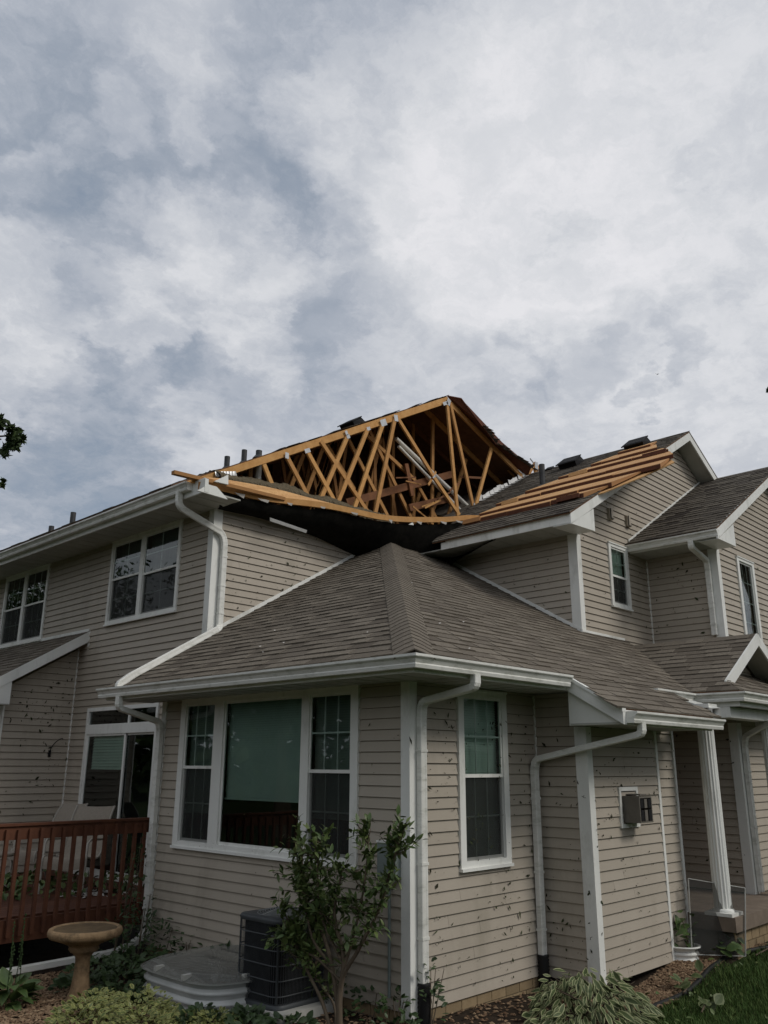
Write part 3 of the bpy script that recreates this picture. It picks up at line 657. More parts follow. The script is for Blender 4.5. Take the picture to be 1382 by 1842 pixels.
window('y', Y3, 8.045, 8.785, 3.9, 5.405, [(8.14, 8.69, 'fix', 0, 3, 4)], fr=.085, blinds=[(8.1, 8.75, 3.95, 5.35, 'curtain', 'fold')])
# sliding patio door with a transom
d = MB(); A_ = ('x', X1)
for (a, b, c, e) in ((7.37, 7.425, .45, 2.855), (5.38, 5.435, .45, 2.855)): wbox(d, *A_, a, b, c, e, -.02, .034)
wbox(d, *A_, 5.435, 7.37, 2.80, 2.855, -.02, .033); wbox(d, *A_, 5.435, 7.37, 2.455, 2.60, -.02, .033); wbox(d, *A_, 5.435, 7.37, .45, .50, -.02, .033)
door = part('patio_door', d, 'trim', H)
for (a, b, c, e, o) in ((6.22, 7.37, .50, 2.455, .018), (5.435, 6.28, .50, 2.455, -.006)):
    m2 = MB(); wbox(m2, *A_, a, a + .045, c, e, o - .02, o); wbox(m2, *A_, b - .045, b, c, e, o - .02, o); wbox(m2, *A_, a, b, e - .03, e, o - .02, o - .001); wbox(m2, *A_, a, b, c, c + .06, o - .02, o - .001)
    part('sash', m2, 'trim', door); m3 = MB(); m3.add([wp(*A_, u, z, o - .01) for u, z in ((a + .04, c + .05), (b - .04, c + .05), (b - .04, e - .02), (a + .04, e - .02))], [PANE['x']]); part('pane', m3, 'glass', door)
m3 = MB(); m3.add([wp(*A_, u, z, 0) for u, z in ((5.435, 2.6), (7.37, 2.6), (7.37, 2.8), (5.435, 2.8))], [PANE['x']]); part('pane', m3, 'glass', door)
m3 = MB(); wbox(m3, *A_, 6.16, 6.20, 2.60, 2.80, -.01, .02); part('mullion', m3, 'trim', door)
mi = MB(); wbox(mi, *A_, 5.4, 7.4, .42, 2.86, -.6, -.62); wbox(mi, *A_, 5.36, 5.40, .42, 2.86, -.04, -.6); wbox(mi, *A_, 7.40, 7.44, .42, 2.86, -.04, -.6); wbox(mi, *A_, 5.4, 7.4, .40, .44, -.04, -.6); wbox(mi, *A_, 5.4, 7.4, 2.85, 2.88, -.04, -.6); part('interior', mi, 'room_dark', door)
m5 = MB(); z = 2.44
while z > 1.95: m5.add([(X1 + .055, 6.3, z - .04), (X1 + .055, 7.3, z - .04), (X1 + .075, 7.3, z), (X1 + .075, 6.3, z)], [(0, 1, 2, 3)]); z -= .042
part('blind', m5, 'blind_pale', door)

# ------------------------------------------------------------------ foundation blocks, porch slab, step, columns
fnd = MB(); fnd.box((.02, .012, -.5), (2.06, .06, -.006)); fnd.box((.012, .06, -.5), (.06, 4.15, -.006)); fnd = part('foundation', fnd, 'mortar', H)
x = .02
while x < 2.02:
    w = min(.225, 2.05 - x); box('block', (x + .004, .002, -.09 + random.uniform(-.002, .002)), (x + w - .004, .03, -.008), 'block', fnd, random.random()); box('block', (x + .004 - .11 if x > .1 else x + .004, .003, -.20), (x + w - .118, .03, -.098), 'block', fnd, random.random()); x += w
y = .02
while y < 4.1:
    w = min(.225, 4.14 - y); box('block', (.002, y + .004, -.09), (.03, y + w - .004, -.008), 'block', fnd, random.random()); y += w
sl_ = MB(); sl_.box((4.05, -1.17, .27), (8.6, -.60, .42)); sl_.box((4.10, -.60, .27), (6.06, 1.5, .42)); slab = part('porch_slab', sl_, 'concrete', H)
pb = MB(); pb.box((4.13, -1.10, -.3), (8.5, -.62, .269)); pbase = part('porch_base', pb, 'mortar', H)
for r in range(3):
    x = 4.13 - (.11 if r % 2 else 0)
    while x < 6.8:
        box('block', (max(x, 4.13) + .004, -1.118, -.12 + r * .13), (x + .22, -1.09, -.12 + r * .13 + .122), 'block', pbase, random.random()); x += .228
box('porch_step', (5.35, -1.62, -.12), (7.2, -1.21, .13), 'step_stone', H)
def column(x, y, z0, z1, r=.098):
    k = 64; rings = []
    for (z, s) in ((z0 + .05, 1.0), (z1 - .05, .94)):
        rings.append([(x + (r * s * (1 - .09 * (.5 - .5 * math.cos(16 * 2 * math.pi * j / k)))) * math.cos(2 * math.pi * j / k), y + (r * s * (1 - .09 * (.5 - .5 * math.cos(16 * 2 * math.pi * j / k)))) * math.sin(2 * math.pi * j / k), z) for j in range(k)])
    mb = MB(); mb.rings(rings, True, True, 0, False); c = part('column', mb, 'trim', H)
    mb = MB(); mb.box((x - .155, y - .155, z0), (x + .155, y + .155, z0 + .035)); mb.lathe([(.12, .035), (.122, .05), (.11, .065), (.10, .07)], (x, y, z0)); part('column_base', mb, 'trim', c)
    mb = MB(); mb.box((x - .12, y - .12, z1 - .05), (x + .12, y + .12, z1)); part('column_cap', mb, 'trim', c)
column(4.20, -.985, .42, 2.735); column(6.22, -.99, .42, 2.60)
box('porch_beam', (4.72, -1.10, 2.60), (8.2, -.88, 2.728), 'trim', H)

# ------------------------------------------------------------------ downspouts
def spout(path, wall, w=.085, h=.062, bend=.10, label=None):
    mb = MB(); sweep(mb, path, w, h, bend, 4, wall); ds = part('downspout', mb, 'gutter_paint', H, label=label)
    P = [Vector(p) for p in path]; a, b = max(zip(P[:-1], P[1:]), key=lambda q: abs(q[0].z - q[1].z))
    hx, hy = (w / 2, h / 2) if abs(wall[0]) else (h / 2, w / 2)
    for f in (.16, .55, .86):                               # straps and slip joints
        c = a.lerp(b, f + random.uniform(-.03, .03)); e = .004; mb = MB(); mb.box((c.x - hx - e, c.y - hy - e, c.z - .012), (c.x + hx + e, c.y + hy + e, c.z + .012)); part('strap', mb, 'gutter_paint', ds)
    return ds
spout([(X1 - .675, 4.24, 5.60), (X1 - .675, 4.24, 5.38), (.80, 4.285, 5.17), (.86, 4.285, 5.05), (.86, 4.285, 3.83), (.80, 4.20, 3.80), (-.52, 4.13, ZE + S * .12 + .05), (-.66, 4.13, 2.94), (-.66, 4.13, 2.88)], (1, 0, 0), bend=.13, label='long white downspout running down the corner and along the low roof')
spout([(-.672, 4.08, 2.80), (-.672, 4.08, 2.66), (-.085, 4.10, 2.52), (-.065, 4.10, 2.42), (-.065, 4.08, .10), (-.45, 4.00, .0), (-2.7, 3.97, -.03)], (0, 1, 0), bend=.13)
spout([(.14, -.675, 2.80), (.14, -.675, 2.69), (.11, -.075, 2.585), (.11, -.055, 2.47), (.11, -.055, .215)], (1, 0, 0), bend=.12)
spout([(1.985, -1.30, 2.43), (1.985, -1.30, 2.32), (1.935, -.08, 2.08), (1.935, -.055, 1.97), (1.935, -.055, .19)], (1, 0, 0), bend=.12)
spout([(X3 - .672, -.03, 5.41), (X3 - .672, -.03, 5.30), (X3 - .07, .0, 5.20), (X3 - .055, .0, 5.08), (X3 - .055, .0, 4.0)], (0, 1, 0), bend=.10)
spout([(5.92, -1.29, 2.79), (5.92, -1.29, 2.66), (6.10, -.72, 2.42), (6.14, -.68, 2.3), (6.14, -.68, .45)], (1, 0, 0), bend=.10)
def boot(x, y, z0, z1):
    mb = MB(); prof = []; n = 22
    for i in range(n + 1):
        z = z0 + (z1 - z0) * i / n; prof.append((.052 + (.007 if i % 2 else 0), z))
    mb.lathe(prof, (x, y, 0), 20); part('downspout_boot', mb, 'hose_black', H)
boot(.11, -.06, -.14, .23); boot(1.935, -.06, -.14, .20)
mb = MB(); t0 = Vector((4.06, -1.20, 2.635)); t1 = Vector((4.34, -.72, 2.765)); q = [(-.05, -.04), (.05, -.04), (.05, .04), (-.05, .04)]; qi = [(a * .9, b * .9) for a, b in q]
rg = []
for e, qq in ((t1, q), (t0, q), (t0, qi), (t1, qi)): rg.append([e + Vector((0, a, b)) for a, b in qq])
mb.rings(rg, True, False, 0, False); part('spill_tube', mb, 'gutter_paint', H, label='short white downspout stub lying open-ended on the low roof')

# wall fittings
def gable_vent(x, z):
    mb = MB(); mb.box((x - .055, Y2 - .055, z - .09), (x + .06, Y2 - .012, z + .09)); v_ = part('gable_vent', mb, 'siding', H)
    mb = MB(); mb.box((x - .04, Y2 - .075, z - .085), (x - .028, Y2 - .055, z + .085)); mb.box((x - .028, Y2 - .075, z - .085), (x + .05, Y2 - .055, z - .070)); part('vent_lip', mb, 'hood', v_)
gable_vent(6.07, 5.945); gable_vent(6.66, 5.945)
mb = MB(); mb.box((2.645, -.645, 1.385), (2.685, -.60, 1.80)); mb.box((3.02, -.645, 1.385), (3.06, -.60, 1.80)); mb.box((2.685, -.644, 1.76), (3.02, -.60, 1.80)); mb.box((2.685, -.644, 1.385), (3.02, -.60, 1.425))
hd = part('dryer_vent', mb, 'trim', H)
mb = MB(); mb.box((2.72, -.83, 1.44), (3.00, -.63, 1.455)); mb.box((2.72, -.83, 1.69), (3.00, -.63, 1.705)); mb.box((2.985, -.829, 1.455), (3.0, -.63, 1.69)); mb.box((2.72, -.829, 1.455), (2.735, -.63, 1.69)); mb.box((2.685, -.63, 1.425), (3.02, -.622, 1.76)); part('hood', mb, 'hood', hd)
for i in range(3):
    mb = MB(); mb.box((2.74 + i * .085, -.832, 1.46), (2.80 + i * .085, -.822, 1.57)); mb.box((2.74 + i * .085, -.832, 1.59), (2.80 + i * .085, -.822, 1.68)); part('louvre', mb, 'ac_dark' if i != 1 else 'hood', hd)
mb = MB(); mb.box((2.80, -.80, 1.715), (2.95, -.64, 1.73)); part('hood_flap', mb, 'hood', hd)
mb = MB(); mb.box((-.095, .085, 1.06), (-.018, .31, 1.345)); eb = part('electric_box', mb, 'ebox', H)
mb = MB(); mb.box((-.10, .075, 1.345), (-.018, .32, 1.362)); part('lid', mb, 'trim', eb); mb = MB(); mb.tube([(-.05, .2, 1.06), (-.05, .2, .1)], .014, 8); part('conduit', mb, 'ebox', eb)
mb = MB(); pts = [(.40, Y4 - .02, 2.16)] + [(.385 + .14 * (1 - math.cos(t * math.pi)) / 2 + .0, Y4 - .03 - .12 * math.sin(t * math.pi * .5), 2.20 + .20 * math.sin(t * math.pi * .62)) for t in [i / 8 for i in range(9)]]
mb.tube(pts, .007, 6); mb.box((.37, Y4 - .03, 2.12), (.41, Y4 - .012, 2.22)); part('plant_hook', mb, 'vent_black', H)
# ------------------------------------------------------------------ torn roof: trusses, sheathing, debris
T = lambda x: 5.906 + .555 * (x - .376)            # top of the left top chord
def lumber(name, p, q, w=.038, h=.089, upv=None, m='lumber', parent=None, tone=None):
    mb = MB(); mb.beam(p, q, w, h, upv or (0, 1, 0), tone if tone is not None else random.random() * .7); return part(name, mb, m, parent or H)
truss = []
for k in range(5):
    y = Y1 + .6 * k
    mb = MB(); mb.prism([(.05, y - .019, T(.05)), (5.97, y - .019, T(5.97)), (5.97, y - .019, T(5.97) - .145), (.05, y - .019, T(.05) - .12)], [(.05, y + .019, T(.05)), (5.97, y + .019, T(5.97)), (5.97, y + .019, T(5.97) - .145), (.05, y + .019, T(.05) - .12)], .1 + .3 * random.random())
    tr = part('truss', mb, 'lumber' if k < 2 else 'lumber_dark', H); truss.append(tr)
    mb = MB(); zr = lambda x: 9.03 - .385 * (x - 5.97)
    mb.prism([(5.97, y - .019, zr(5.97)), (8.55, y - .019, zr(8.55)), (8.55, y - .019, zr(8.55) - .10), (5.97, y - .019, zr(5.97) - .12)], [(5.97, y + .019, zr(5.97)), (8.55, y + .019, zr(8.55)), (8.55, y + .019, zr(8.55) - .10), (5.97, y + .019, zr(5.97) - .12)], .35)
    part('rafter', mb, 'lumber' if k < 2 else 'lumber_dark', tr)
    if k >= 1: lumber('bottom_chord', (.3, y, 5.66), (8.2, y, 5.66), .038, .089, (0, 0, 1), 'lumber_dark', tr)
WEBS = [(0, (1.517, 6.403), (1.80, 5.95)), (0, (1.951, 6.666), (2.44, 6.08)), (1, (2.844, 7.092), (2.45, 6.10)), (0, (2.362, 6.875), (3.06, 6.10)), (1, (3.264, 7.298), (2.80, 6.10)),
        (0, (2.668, 7.116), (3.85, 6.09)), (1, (3.355, 7.429), (4.05, 6.75)), (0, (3.269, 7.377), (2.68, 6.07)), (1, (3.860, 7.714), (4.95, 6.42)), (0, (3.752, 7.655), (3.03, 6.06)), (0, (4.138, 7.879), (3.44, 6.06)),
        (0, (4.457, 8.072), (3.93, 6.06)), (1, (4.336, 7.902), (5.679, 7.340)), (1, (5.679, 7.373), (6.45, 6.62)), (1, (4.419, 8.023), (5.66, 6.48)), (0, (4.522, 8.108), (5.504, 7.228)), (0, (5.504, 7.238), (6.27, 6.62)),
        (2, (6.345, 9.0), (6.325, 6.70)), (1, (6.281, 8.93), (6.197, 6.55)), (0, (5.974, 8.870), (6.215, 6.60)), (0, (6.075, 8.903), (6.755, 6.86)), (0, (7.399, 8.319), (6.769, 6.88)), (1, (8.313, 8.20), (8.698, 7.909)), (1, (7.351, 8.226), (6.65, 6.66)),
        (2, (5.724, 8.459), (5.727, 6.55)), (2, (5.189, 8.2), (5.196, 6.6)), (2, (6.556, 7.453), (6.29, 6.85)), (2, (7.180, 7.567), (6.80, 6.8)), (1, (1.743, 6.62), (1.754, 6.2))]
for k, a, b in WEBS:
    y = Y1 + .6 * k + random.uniform(-.004, .004) - (.03 if k == 0 else 0)
    lumber('web', (a[0], y, a[1]), (b[0], y + random.uniform(-.02, .02), b[1]), .074, .038, (0, 1, 0), 'lumber', truss[k], random.random() * .45 + .2 * k)
for i in range(16):                                     # more webs of the trusses standing behind
    k = random.choice((2, 2, 3, 3, 4)); x0 = random.uniform(2.6, 7.2); x1 = x0 + random.choice((-1, 1)) * random.uniform(.35, .8); zt_ = (T(x0) if x0 < 5.97 else 9.03 - .385 * (x0 - 5.97)) - .12
    lumber('web', (x0, Y1 + .6 * k, zt_), (x1, Y1 + .6 * k, 5.7), .07, .038, (0, 1, 0), 'lumber', truss[k], .5 + random.random() * .5)
for i in range(9):                                      # splintered laths caught among the webs
    x0, z0_ = random.uniform(4.6, 7.0), random.uniform(6.6, 7.5); a_ = random.uniform(-.9, .9); l_ = random.uniform(.3, .8); y_ = random.uniform(4.3, 4.8)
    lumber('splintered_lath', (x0, y_, z0_), (x0 + math.cos(a_) * l_, y_ + random.uniform(-.1, .2), z0_ + math.sin(a_) * l_), random.uniform(.02, .05), .018, (0, 1, 0), random.choice(('lumber', 'lumber_dark')), H)
lumber('brace', (8.05, 4.62, 8.35), (8.62, 4.50, 7.95), .06, .04, (0, 1, 0), 'lumber', truss[1])
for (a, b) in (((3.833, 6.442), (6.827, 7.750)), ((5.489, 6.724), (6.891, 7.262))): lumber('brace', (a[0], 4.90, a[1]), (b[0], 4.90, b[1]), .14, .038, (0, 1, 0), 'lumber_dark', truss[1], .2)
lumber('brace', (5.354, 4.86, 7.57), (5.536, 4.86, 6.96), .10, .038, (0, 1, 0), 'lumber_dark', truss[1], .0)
for (x, z, w, h, a) in ((1.95, 6.66, .07, .10, 0), (2.37, 6.86, .12, .07, .5), (3.27, 7.37, .08, .07, .5), (3.76, 7.66, .09, .06, .5), (4.14, 7.89, .16, .12, .5), (4.47, 8.08, .10, .12, .2), (6.0, 8.90, .10, .14, -.4), (5.50, 7.24, .09, .10, .6), (5.90, 8.84, .16, .07, .5), (6.76, 6.92, .08, .12, 0), (3.23, 7.42, .06, .08, .5)):
    mb = MB(); c_, s_ = math.cos(a), math.sin(a)
    mb.prism([(x + c_ * i * w / 2 - s_ * j * h / 2, Y1 - .054, z + s_ * i * w / 2 + c_ * j * h / 2) for i, j in ((-1, -1), (1, -1), (1, 1), (-1, 1))], [(x + c_ * i * w / 2 - s_ * j * h / 2, Y1 - .050, z + s_ * i * w / 2 + c_ * j * h / 2) for i, j in ((-1, -1), (1, -1), (1, 1), (-1, 1))])
    part('gusset_plate', mb, 'galvanized', truss[0])
for (a, b, r) in (((5.03, 7.985), (7.335, 7.07), .042), ((5.10, 7.845), (7.013, 6.96), .034)):
    mb = MB(); mb.tube([(a[0], 4.82, a[1]), (b[0], 4.82, b[1])], r, 12); part('attic_pipe', mb, 'pvc', H)
mb = MB(); mb.tube([(1.745, 4.75, 6.0), (1.745, 4.75, 6.68)], .055, 14); part('flue_pipe', mb, 'pvc', H)
# roof deck over the trusses (left slope, right slope), gable end wall further back, attic floor
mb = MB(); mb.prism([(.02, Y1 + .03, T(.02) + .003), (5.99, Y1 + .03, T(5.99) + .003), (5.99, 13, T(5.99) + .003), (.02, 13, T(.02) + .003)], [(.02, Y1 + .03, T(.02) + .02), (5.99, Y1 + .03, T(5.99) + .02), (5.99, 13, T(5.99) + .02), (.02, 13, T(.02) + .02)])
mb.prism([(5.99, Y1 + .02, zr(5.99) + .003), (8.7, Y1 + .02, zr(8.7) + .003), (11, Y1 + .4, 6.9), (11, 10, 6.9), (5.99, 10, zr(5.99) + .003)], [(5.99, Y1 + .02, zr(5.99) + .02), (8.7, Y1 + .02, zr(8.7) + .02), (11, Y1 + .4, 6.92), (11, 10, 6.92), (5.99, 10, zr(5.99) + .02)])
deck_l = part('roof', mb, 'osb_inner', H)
roof((.0, 0, T(0) + .022), (0, 1, 0), (1, 0, .555), [(-1, 0, -(Y1 + .05))], (4.3, 12), (0, .9), expo=.15, tw=(.25, .5), m='shingle_upper')
for i in range(26):                                     # torn shingle ends along the gable edge
    x = 1.6 + i * .17 + random.uniform(-.05, .05)
    if random.random() < .3: continue
    mb = MB(); l = random.uniform(.12, .34); o = random.uniform(.004, .02)
    mb.prism([(x, Y1 - .01 - random.uniform(0, .05), T(x) + .022 + o), (x + l, Y1 - .02, T(x + l) + .022 + o), (x + l, Y1 + .25, T(x + l) + .022), (x, Y1 + .25, T(x) + .022)], [(x, Y1 - .01, T(x) + .012 + o), (x + l, Y1 - .02, T(x + l) + .012 + o), (x + l, Y1 + .25, T(x + l) + .012), (x, Y1 + .25, T(x) + .012)], random.random())
    part('torn_shingle', mb, 'shingle_upper', deck_l)
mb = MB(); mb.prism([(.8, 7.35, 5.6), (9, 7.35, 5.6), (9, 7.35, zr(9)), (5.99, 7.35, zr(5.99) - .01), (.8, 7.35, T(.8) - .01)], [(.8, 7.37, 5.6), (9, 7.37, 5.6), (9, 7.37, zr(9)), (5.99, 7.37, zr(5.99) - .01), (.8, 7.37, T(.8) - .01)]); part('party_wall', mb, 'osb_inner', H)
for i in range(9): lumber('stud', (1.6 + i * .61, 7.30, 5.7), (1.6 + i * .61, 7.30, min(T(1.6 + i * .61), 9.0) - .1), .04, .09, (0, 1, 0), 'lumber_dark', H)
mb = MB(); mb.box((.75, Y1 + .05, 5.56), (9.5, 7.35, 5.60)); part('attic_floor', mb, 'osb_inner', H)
# overhanging sheathing at the right of the peak with its ragged shingle edge
SH = [(5.98, 4.33, 9.035), (6.25, 4.18, 9.02), (6.82, 4.12, 8.60), (7.36, 4.17, 8.36), (7.98, 4.17, 8.31), (8.62, 4.17, 8.18), (8.74, 4.36, 8.02), (8.4, 4.36, 8.13), (7.3, 4.36, 8.50), (6.6, 4.36, 8.78)]
mb = MB(); cz = Vector((7.3, 4.36, 8.52))
ps = [Vector(p) for p in SH]; n = len(ps)
mb.add(ps + [p + Vector((.01, .0, .018)) for p in ps], [tuple(range(n)), tuple(range(2 * n - 1, n - 1, -1))] + [(i, (i + 1) % n, n + (i + 1) % n, n + i) for i in range(n)], .1); torn = part('torn_sheathing', mb, 'osb_edge', H)
for i in range(34):
    t = i / 33; a = Vector((6.85, 4.12, 8.60)).lerp(Vector((7.36, 4.17, 8.38)), t * 3) if t < .33 else Vector((7.36, 4.17, 8.38)).lerp(Vector((8.66, 4.17, 8.18)), (t - .33) / .67)
    l = random.uniform(.05, .13); d1 = Vector((random.uniform(-.02, .06), -random.uniform(.02, .10), random.uniform(.0, .06))); mb = MB()
    mb.sheet([a, a + Vector((l, 0, -.02)), a + Vector((l, 0, -.02)) + d1, a + d1 * random.uniform(.3, 1)], .008, random.random()); part('torn_shingle', mb, 'shingle_upper', torn)
# the torn eave edge curving across the inside corner
CV = [(.05, 3.99, 5.715), (.54, 4.02, 5.728), (1.30, 3.97, 5.735), (2.43, 3.82, 5.835), (3.50, 3.60, 5.832), (4.55, 3.40, 5.99), (5.12, 3.27, 6.12), (5.40, 3.14, 6.15)]
def curve(pts, n):
    out = []; P = [Vector(p) for p in pts]; P = [P[0] * 2 - P[1]] + P + [P[-1] * 2 - P[-2]]
    for i in range(1, len(P) - 2):
        for k in range(n):
            t = k / n; a, b, c, d = P[i - 1:i + 3]
            out.append(.5 * ((2 * b) + (c - a) * t + (2 * a - 5 * b + 4 * c - d) * t * t + (3 * b - a - 3 * c + d) * t ** 3))
    return out + [P[-2]]
cv = curve(CV, 6)
for i in range(0, len(cv) - 1, 6):                      # lengths of exposed sub-fascia following the curve
    seg = cv[i:i + 7]; mb = MB()
    rg = [[p + Vector((0, a, b)) for a, b in ((-.02, -.045), (.02, -.045), (.02, .045), (-.02, .045))] for p in seg]
    mb.rings(rg, True, True, random.random() * .4, False); part('sub_fascia', mb, 'lumber', H)
up_ = [(.60, 4.12, 5.90), (1.50, 4.11, 5.98), (2.30, 4.10, 6.00), (3.2, 4.06, 6.02), (4.0, 3.9, 6.03), (4.9, 3.75, 6.14), (5.5, 3.9, 6.30)]
uc = curve(up_, 6); nn = min(len(uc), len(cv))
mb = MB(); A = [cv[int(i * (len(cv) - 7) / (nn - 1))] for i in range(nn)]; rowa = [p + Vector((0, .02, .05)) for p in A]
mb.rings([rowa, uc[:nn]], False, False, 0, False); mb.f = []; mb.t = []; mb.sm = []
for i in range(nn - 1): mb.f.append([i, i + 1, nn + i + 1, nn + i]); mb.t.append(random.random() * .5); mb.sm.append(False)
part('ceiling_sheathing', mb, 'osb', H)
# sagging soffit sheet hanging below the curve
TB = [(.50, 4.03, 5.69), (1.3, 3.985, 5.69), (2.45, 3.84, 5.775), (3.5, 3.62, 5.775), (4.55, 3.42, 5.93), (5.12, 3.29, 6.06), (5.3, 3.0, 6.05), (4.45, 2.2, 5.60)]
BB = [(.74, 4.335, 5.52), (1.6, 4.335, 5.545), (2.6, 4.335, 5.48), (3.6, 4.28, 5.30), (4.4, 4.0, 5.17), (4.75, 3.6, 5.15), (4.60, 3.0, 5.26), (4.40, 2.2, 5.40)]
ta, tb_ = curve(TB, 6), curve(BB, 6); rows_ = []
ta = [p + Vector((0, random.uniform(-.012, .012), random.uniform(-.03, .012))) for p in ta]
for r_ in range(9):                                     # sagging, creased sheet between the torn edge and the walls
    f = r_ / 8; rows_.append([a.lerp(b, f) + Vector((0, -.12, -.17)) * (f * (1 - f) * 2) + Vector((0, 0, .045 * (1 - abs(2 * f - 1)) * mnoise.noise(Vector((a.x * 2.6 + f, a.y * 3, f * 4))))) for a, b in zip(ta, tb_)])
mb = MB(); mb.rings(rows_, False, False, 0, True); part('sagging_soffit', mb, 'shaded_felt', H)
mb = MB(); q = [(1.41, 3.98, 5.470), (2.13, 3.98, 5.425), (2.13, 4.0, 5.385), (1.43, 4.0, 5.425)]; mb.sheet(q, .012); part('soffit_scrap', mb, 'flash_white', H)
lumber('loose_board', (-.28, 3.93, 5.715), (1.62, 3.93, 5.785), .05, .075, (0, 1, 0), 'lumber', H, .8)
mb = MB(); mb.prism([(.335, 3.86, 5.73), (.565, 3.86, 5.74), (.555, 3.86, 5.88)], [(.335, 3.90, 5.73), (.565, 3.90, 5.74), (.555, 3.90, 5.88)]); part('torn_trim', mb, 'trim', H)
mb = MB(); mb.prism([(.0, 3.745, 5.49), (.49, 3.745, 5.48), (.30, 3.745, 5.615), (.165, 3.745, 5.615)], [(.0, 3.775, 5.49), (.49, 3.775, 5.48), (.30, 3.775, 5.615), (.165, 3.775, 5.615)]); mb.box((.105, 3.74, 5.50), (.16, 3.76, 5.69)); part('eave_return', mb, 'trim', H)
lumber('rafter_tail', (.14, 3.84, 5.61), (.36, 4.3, 5.78), .12, .10, (0, 0, 1), 'lumber', H, .6)
for i in range(14):                                     # torn corrugated strip beside the eave
    x = .645 + i * .026; mb = MB(); mb.sheet([(x, 4.28 + .012 * (i % 2), 5.975 + .25 * (x - .645)), (x + .026, 4.28 + .012 * ((i + 1) % 2), 5.98 + .25 * (x - .62)), (x + .014, 4.30, 6.06 + .27 * (x - .645)), (x - .012, 4.30, 6.06 + .27 * (x - .67))], .003)
    part('vent_strip', mb, 'flash_white' if i % 2 else 'galvanized', H)
for i in range(13):                                     # bent step flashing along the tear
    x = 6.93 + i * .131 + (random.uniform(-.02, .02) if i < 9 else random.uniform(-.05, .05)); z = rk(x) + .01; mb = MB(); w = random.uniform(.10, .13)
    a = Vector((x, Y1 - .03, z + .02)); mb.sheet([a, a + Vector((w, random.uniform(-.02, .02), .055)), a + Vector((w, .02, .15 + random.uniform(-.03, .03))), a + Vector((-.01, .02, .095 + random.uniform(-.03, .02)))], .004); mb.sheet([a, a + Vector((w, 0, .055)), a + Vector((w + .01, -.09, .05)), a + Vector((.0, -.08, -.005))], .004)
    part('step_flashing', mb, 'flash_white', H)
for (p, q) in (((8.66, 4.33, 8.0), (9.02, 4.33, 8.42)), ((9.02, 4.34, 8.44), (9.32, 4.34, 8.28)), ((9.0, 4.36, 8.40), (9.09, 4.36, 8.20)), ((9.05, 4.38, 8.40), (9.2, 4.38, 8.25))): lumber('broken_lumber', p, q, .07, .038, (0, 1, 0), 'lumber', H)
mb = MB(); mb.sheet([(8.98, 4.30, 8.30), (9.10, 4.30, 8.28), (9.10, 4.30, 8.46), (8.98, 4.30, 8.44)], .004); part('gusset_plate', mb, 'galvanized', H)
lumber('broken_lumber', (8.86, 4.34, 8.50), (9.0, 4.34, 8.42), .02, .02, (0, 1, 0), 'galvanized', H)
# crumpled flashing in the dark corner
for i in range(12):
    mb = MB(); a = Vector((3.9 + i * .085, 3.95 + random.uniform(-.05, .05), 5.63 + (.0 if i < 5 else (i - 5) * .012) + random.uniform(-.03, .03))); r = lambda s: random.uniform(-s, s)
    mb.sheet([a, a + Vector((.12, r(.05), r(.05))), a + Vector((.10, r(.05), .07 + r(.05))), a + Vector((r(.03), r(.05), .05 + r(.04)))], .004); part('crumpled_flashing', mb, 'galvanized', H)
for i in range(9):                                      # scraps of white underlay hanging from the edge
    p = cv[int(8 + i * 3.2)] if 8 + i * 3.2 < len(cv) else cv[-2]; mb = MB(); l = random.uniform(.06, .2)
    mb.sheet([p + Vector((0, -.035, -.03)), p + Vector((l, -.06, -.03 + .02 * l)), p + Vector((l * .9, -.05, -.05 - random.uniform(0, .04))), p + Vector((l * .3, -.04, -.055))], .003); part('paper_scrap', mb, 'paper', H)
# loose blown insulation heaped on the sheathing
mb = MB(); nx, ny = 200, 22; vs = []
for i in range(nx + 1):
    x = .66 + 3.6 * i / nx
    for j in range(ny + 1):
        f = j / ny; y = 4.14 + .8 * f; hh = (.10 * math.sin(math.pi * min(1, f * 1.4 + .02)) ** .6) * (.75 + .5 * mnoise.noise(Vector((x * 2.2, 0, 4)))) * (1 - .45 * max(0, (x - 3.2)))
        lerp_ = lambda K: next((p[1] + (q[1] - p[1]) * (x - p[0]) / (q[0] - p[0]) for p, q in zip(K[:-1], K[1:]) if p[0] <= x <= q[0]), K[-1][1])
        lo, hi = lerp_([(.6, 5.86), (1.6, 5.94), (2.3, 5.95), (3.3, 5.99), (4.3, 6.05)]), lerp_([(.6, 6.07), (1.5, 6.19), (2.3, 6.22), (3.2, 6.22), (4.3, 6.18)])
        base, hh = lo + .05, (hi - lo - .03) * math.sin(math.pi * .5 * min(1, f * 2.6)) ** .8 * (.9 + .3 * mnoise.noise(Vector((x * 2.2, 0, 4))))
        d = mnoise.noise(Vector((x * 14, y * 14, 1))) * .045 + mnoise.noise(Vector((x * 34, y * 34, 2))) * .03
        vs.append((x + d * .4, y + d, base + hh + d - (.10 if j == 0 else 0)))
mb.add(vs, [(i * (ny + 1) + j, (i + 1) * (ny + 1) + j, (i + 1) * (ny + 1) + j + 1, i * (ny + 1) + j + 1) for i in range(nx) for j in range(ny)], 0, False)
part('insulation', mb, 'insulation', H, kind='stuff')
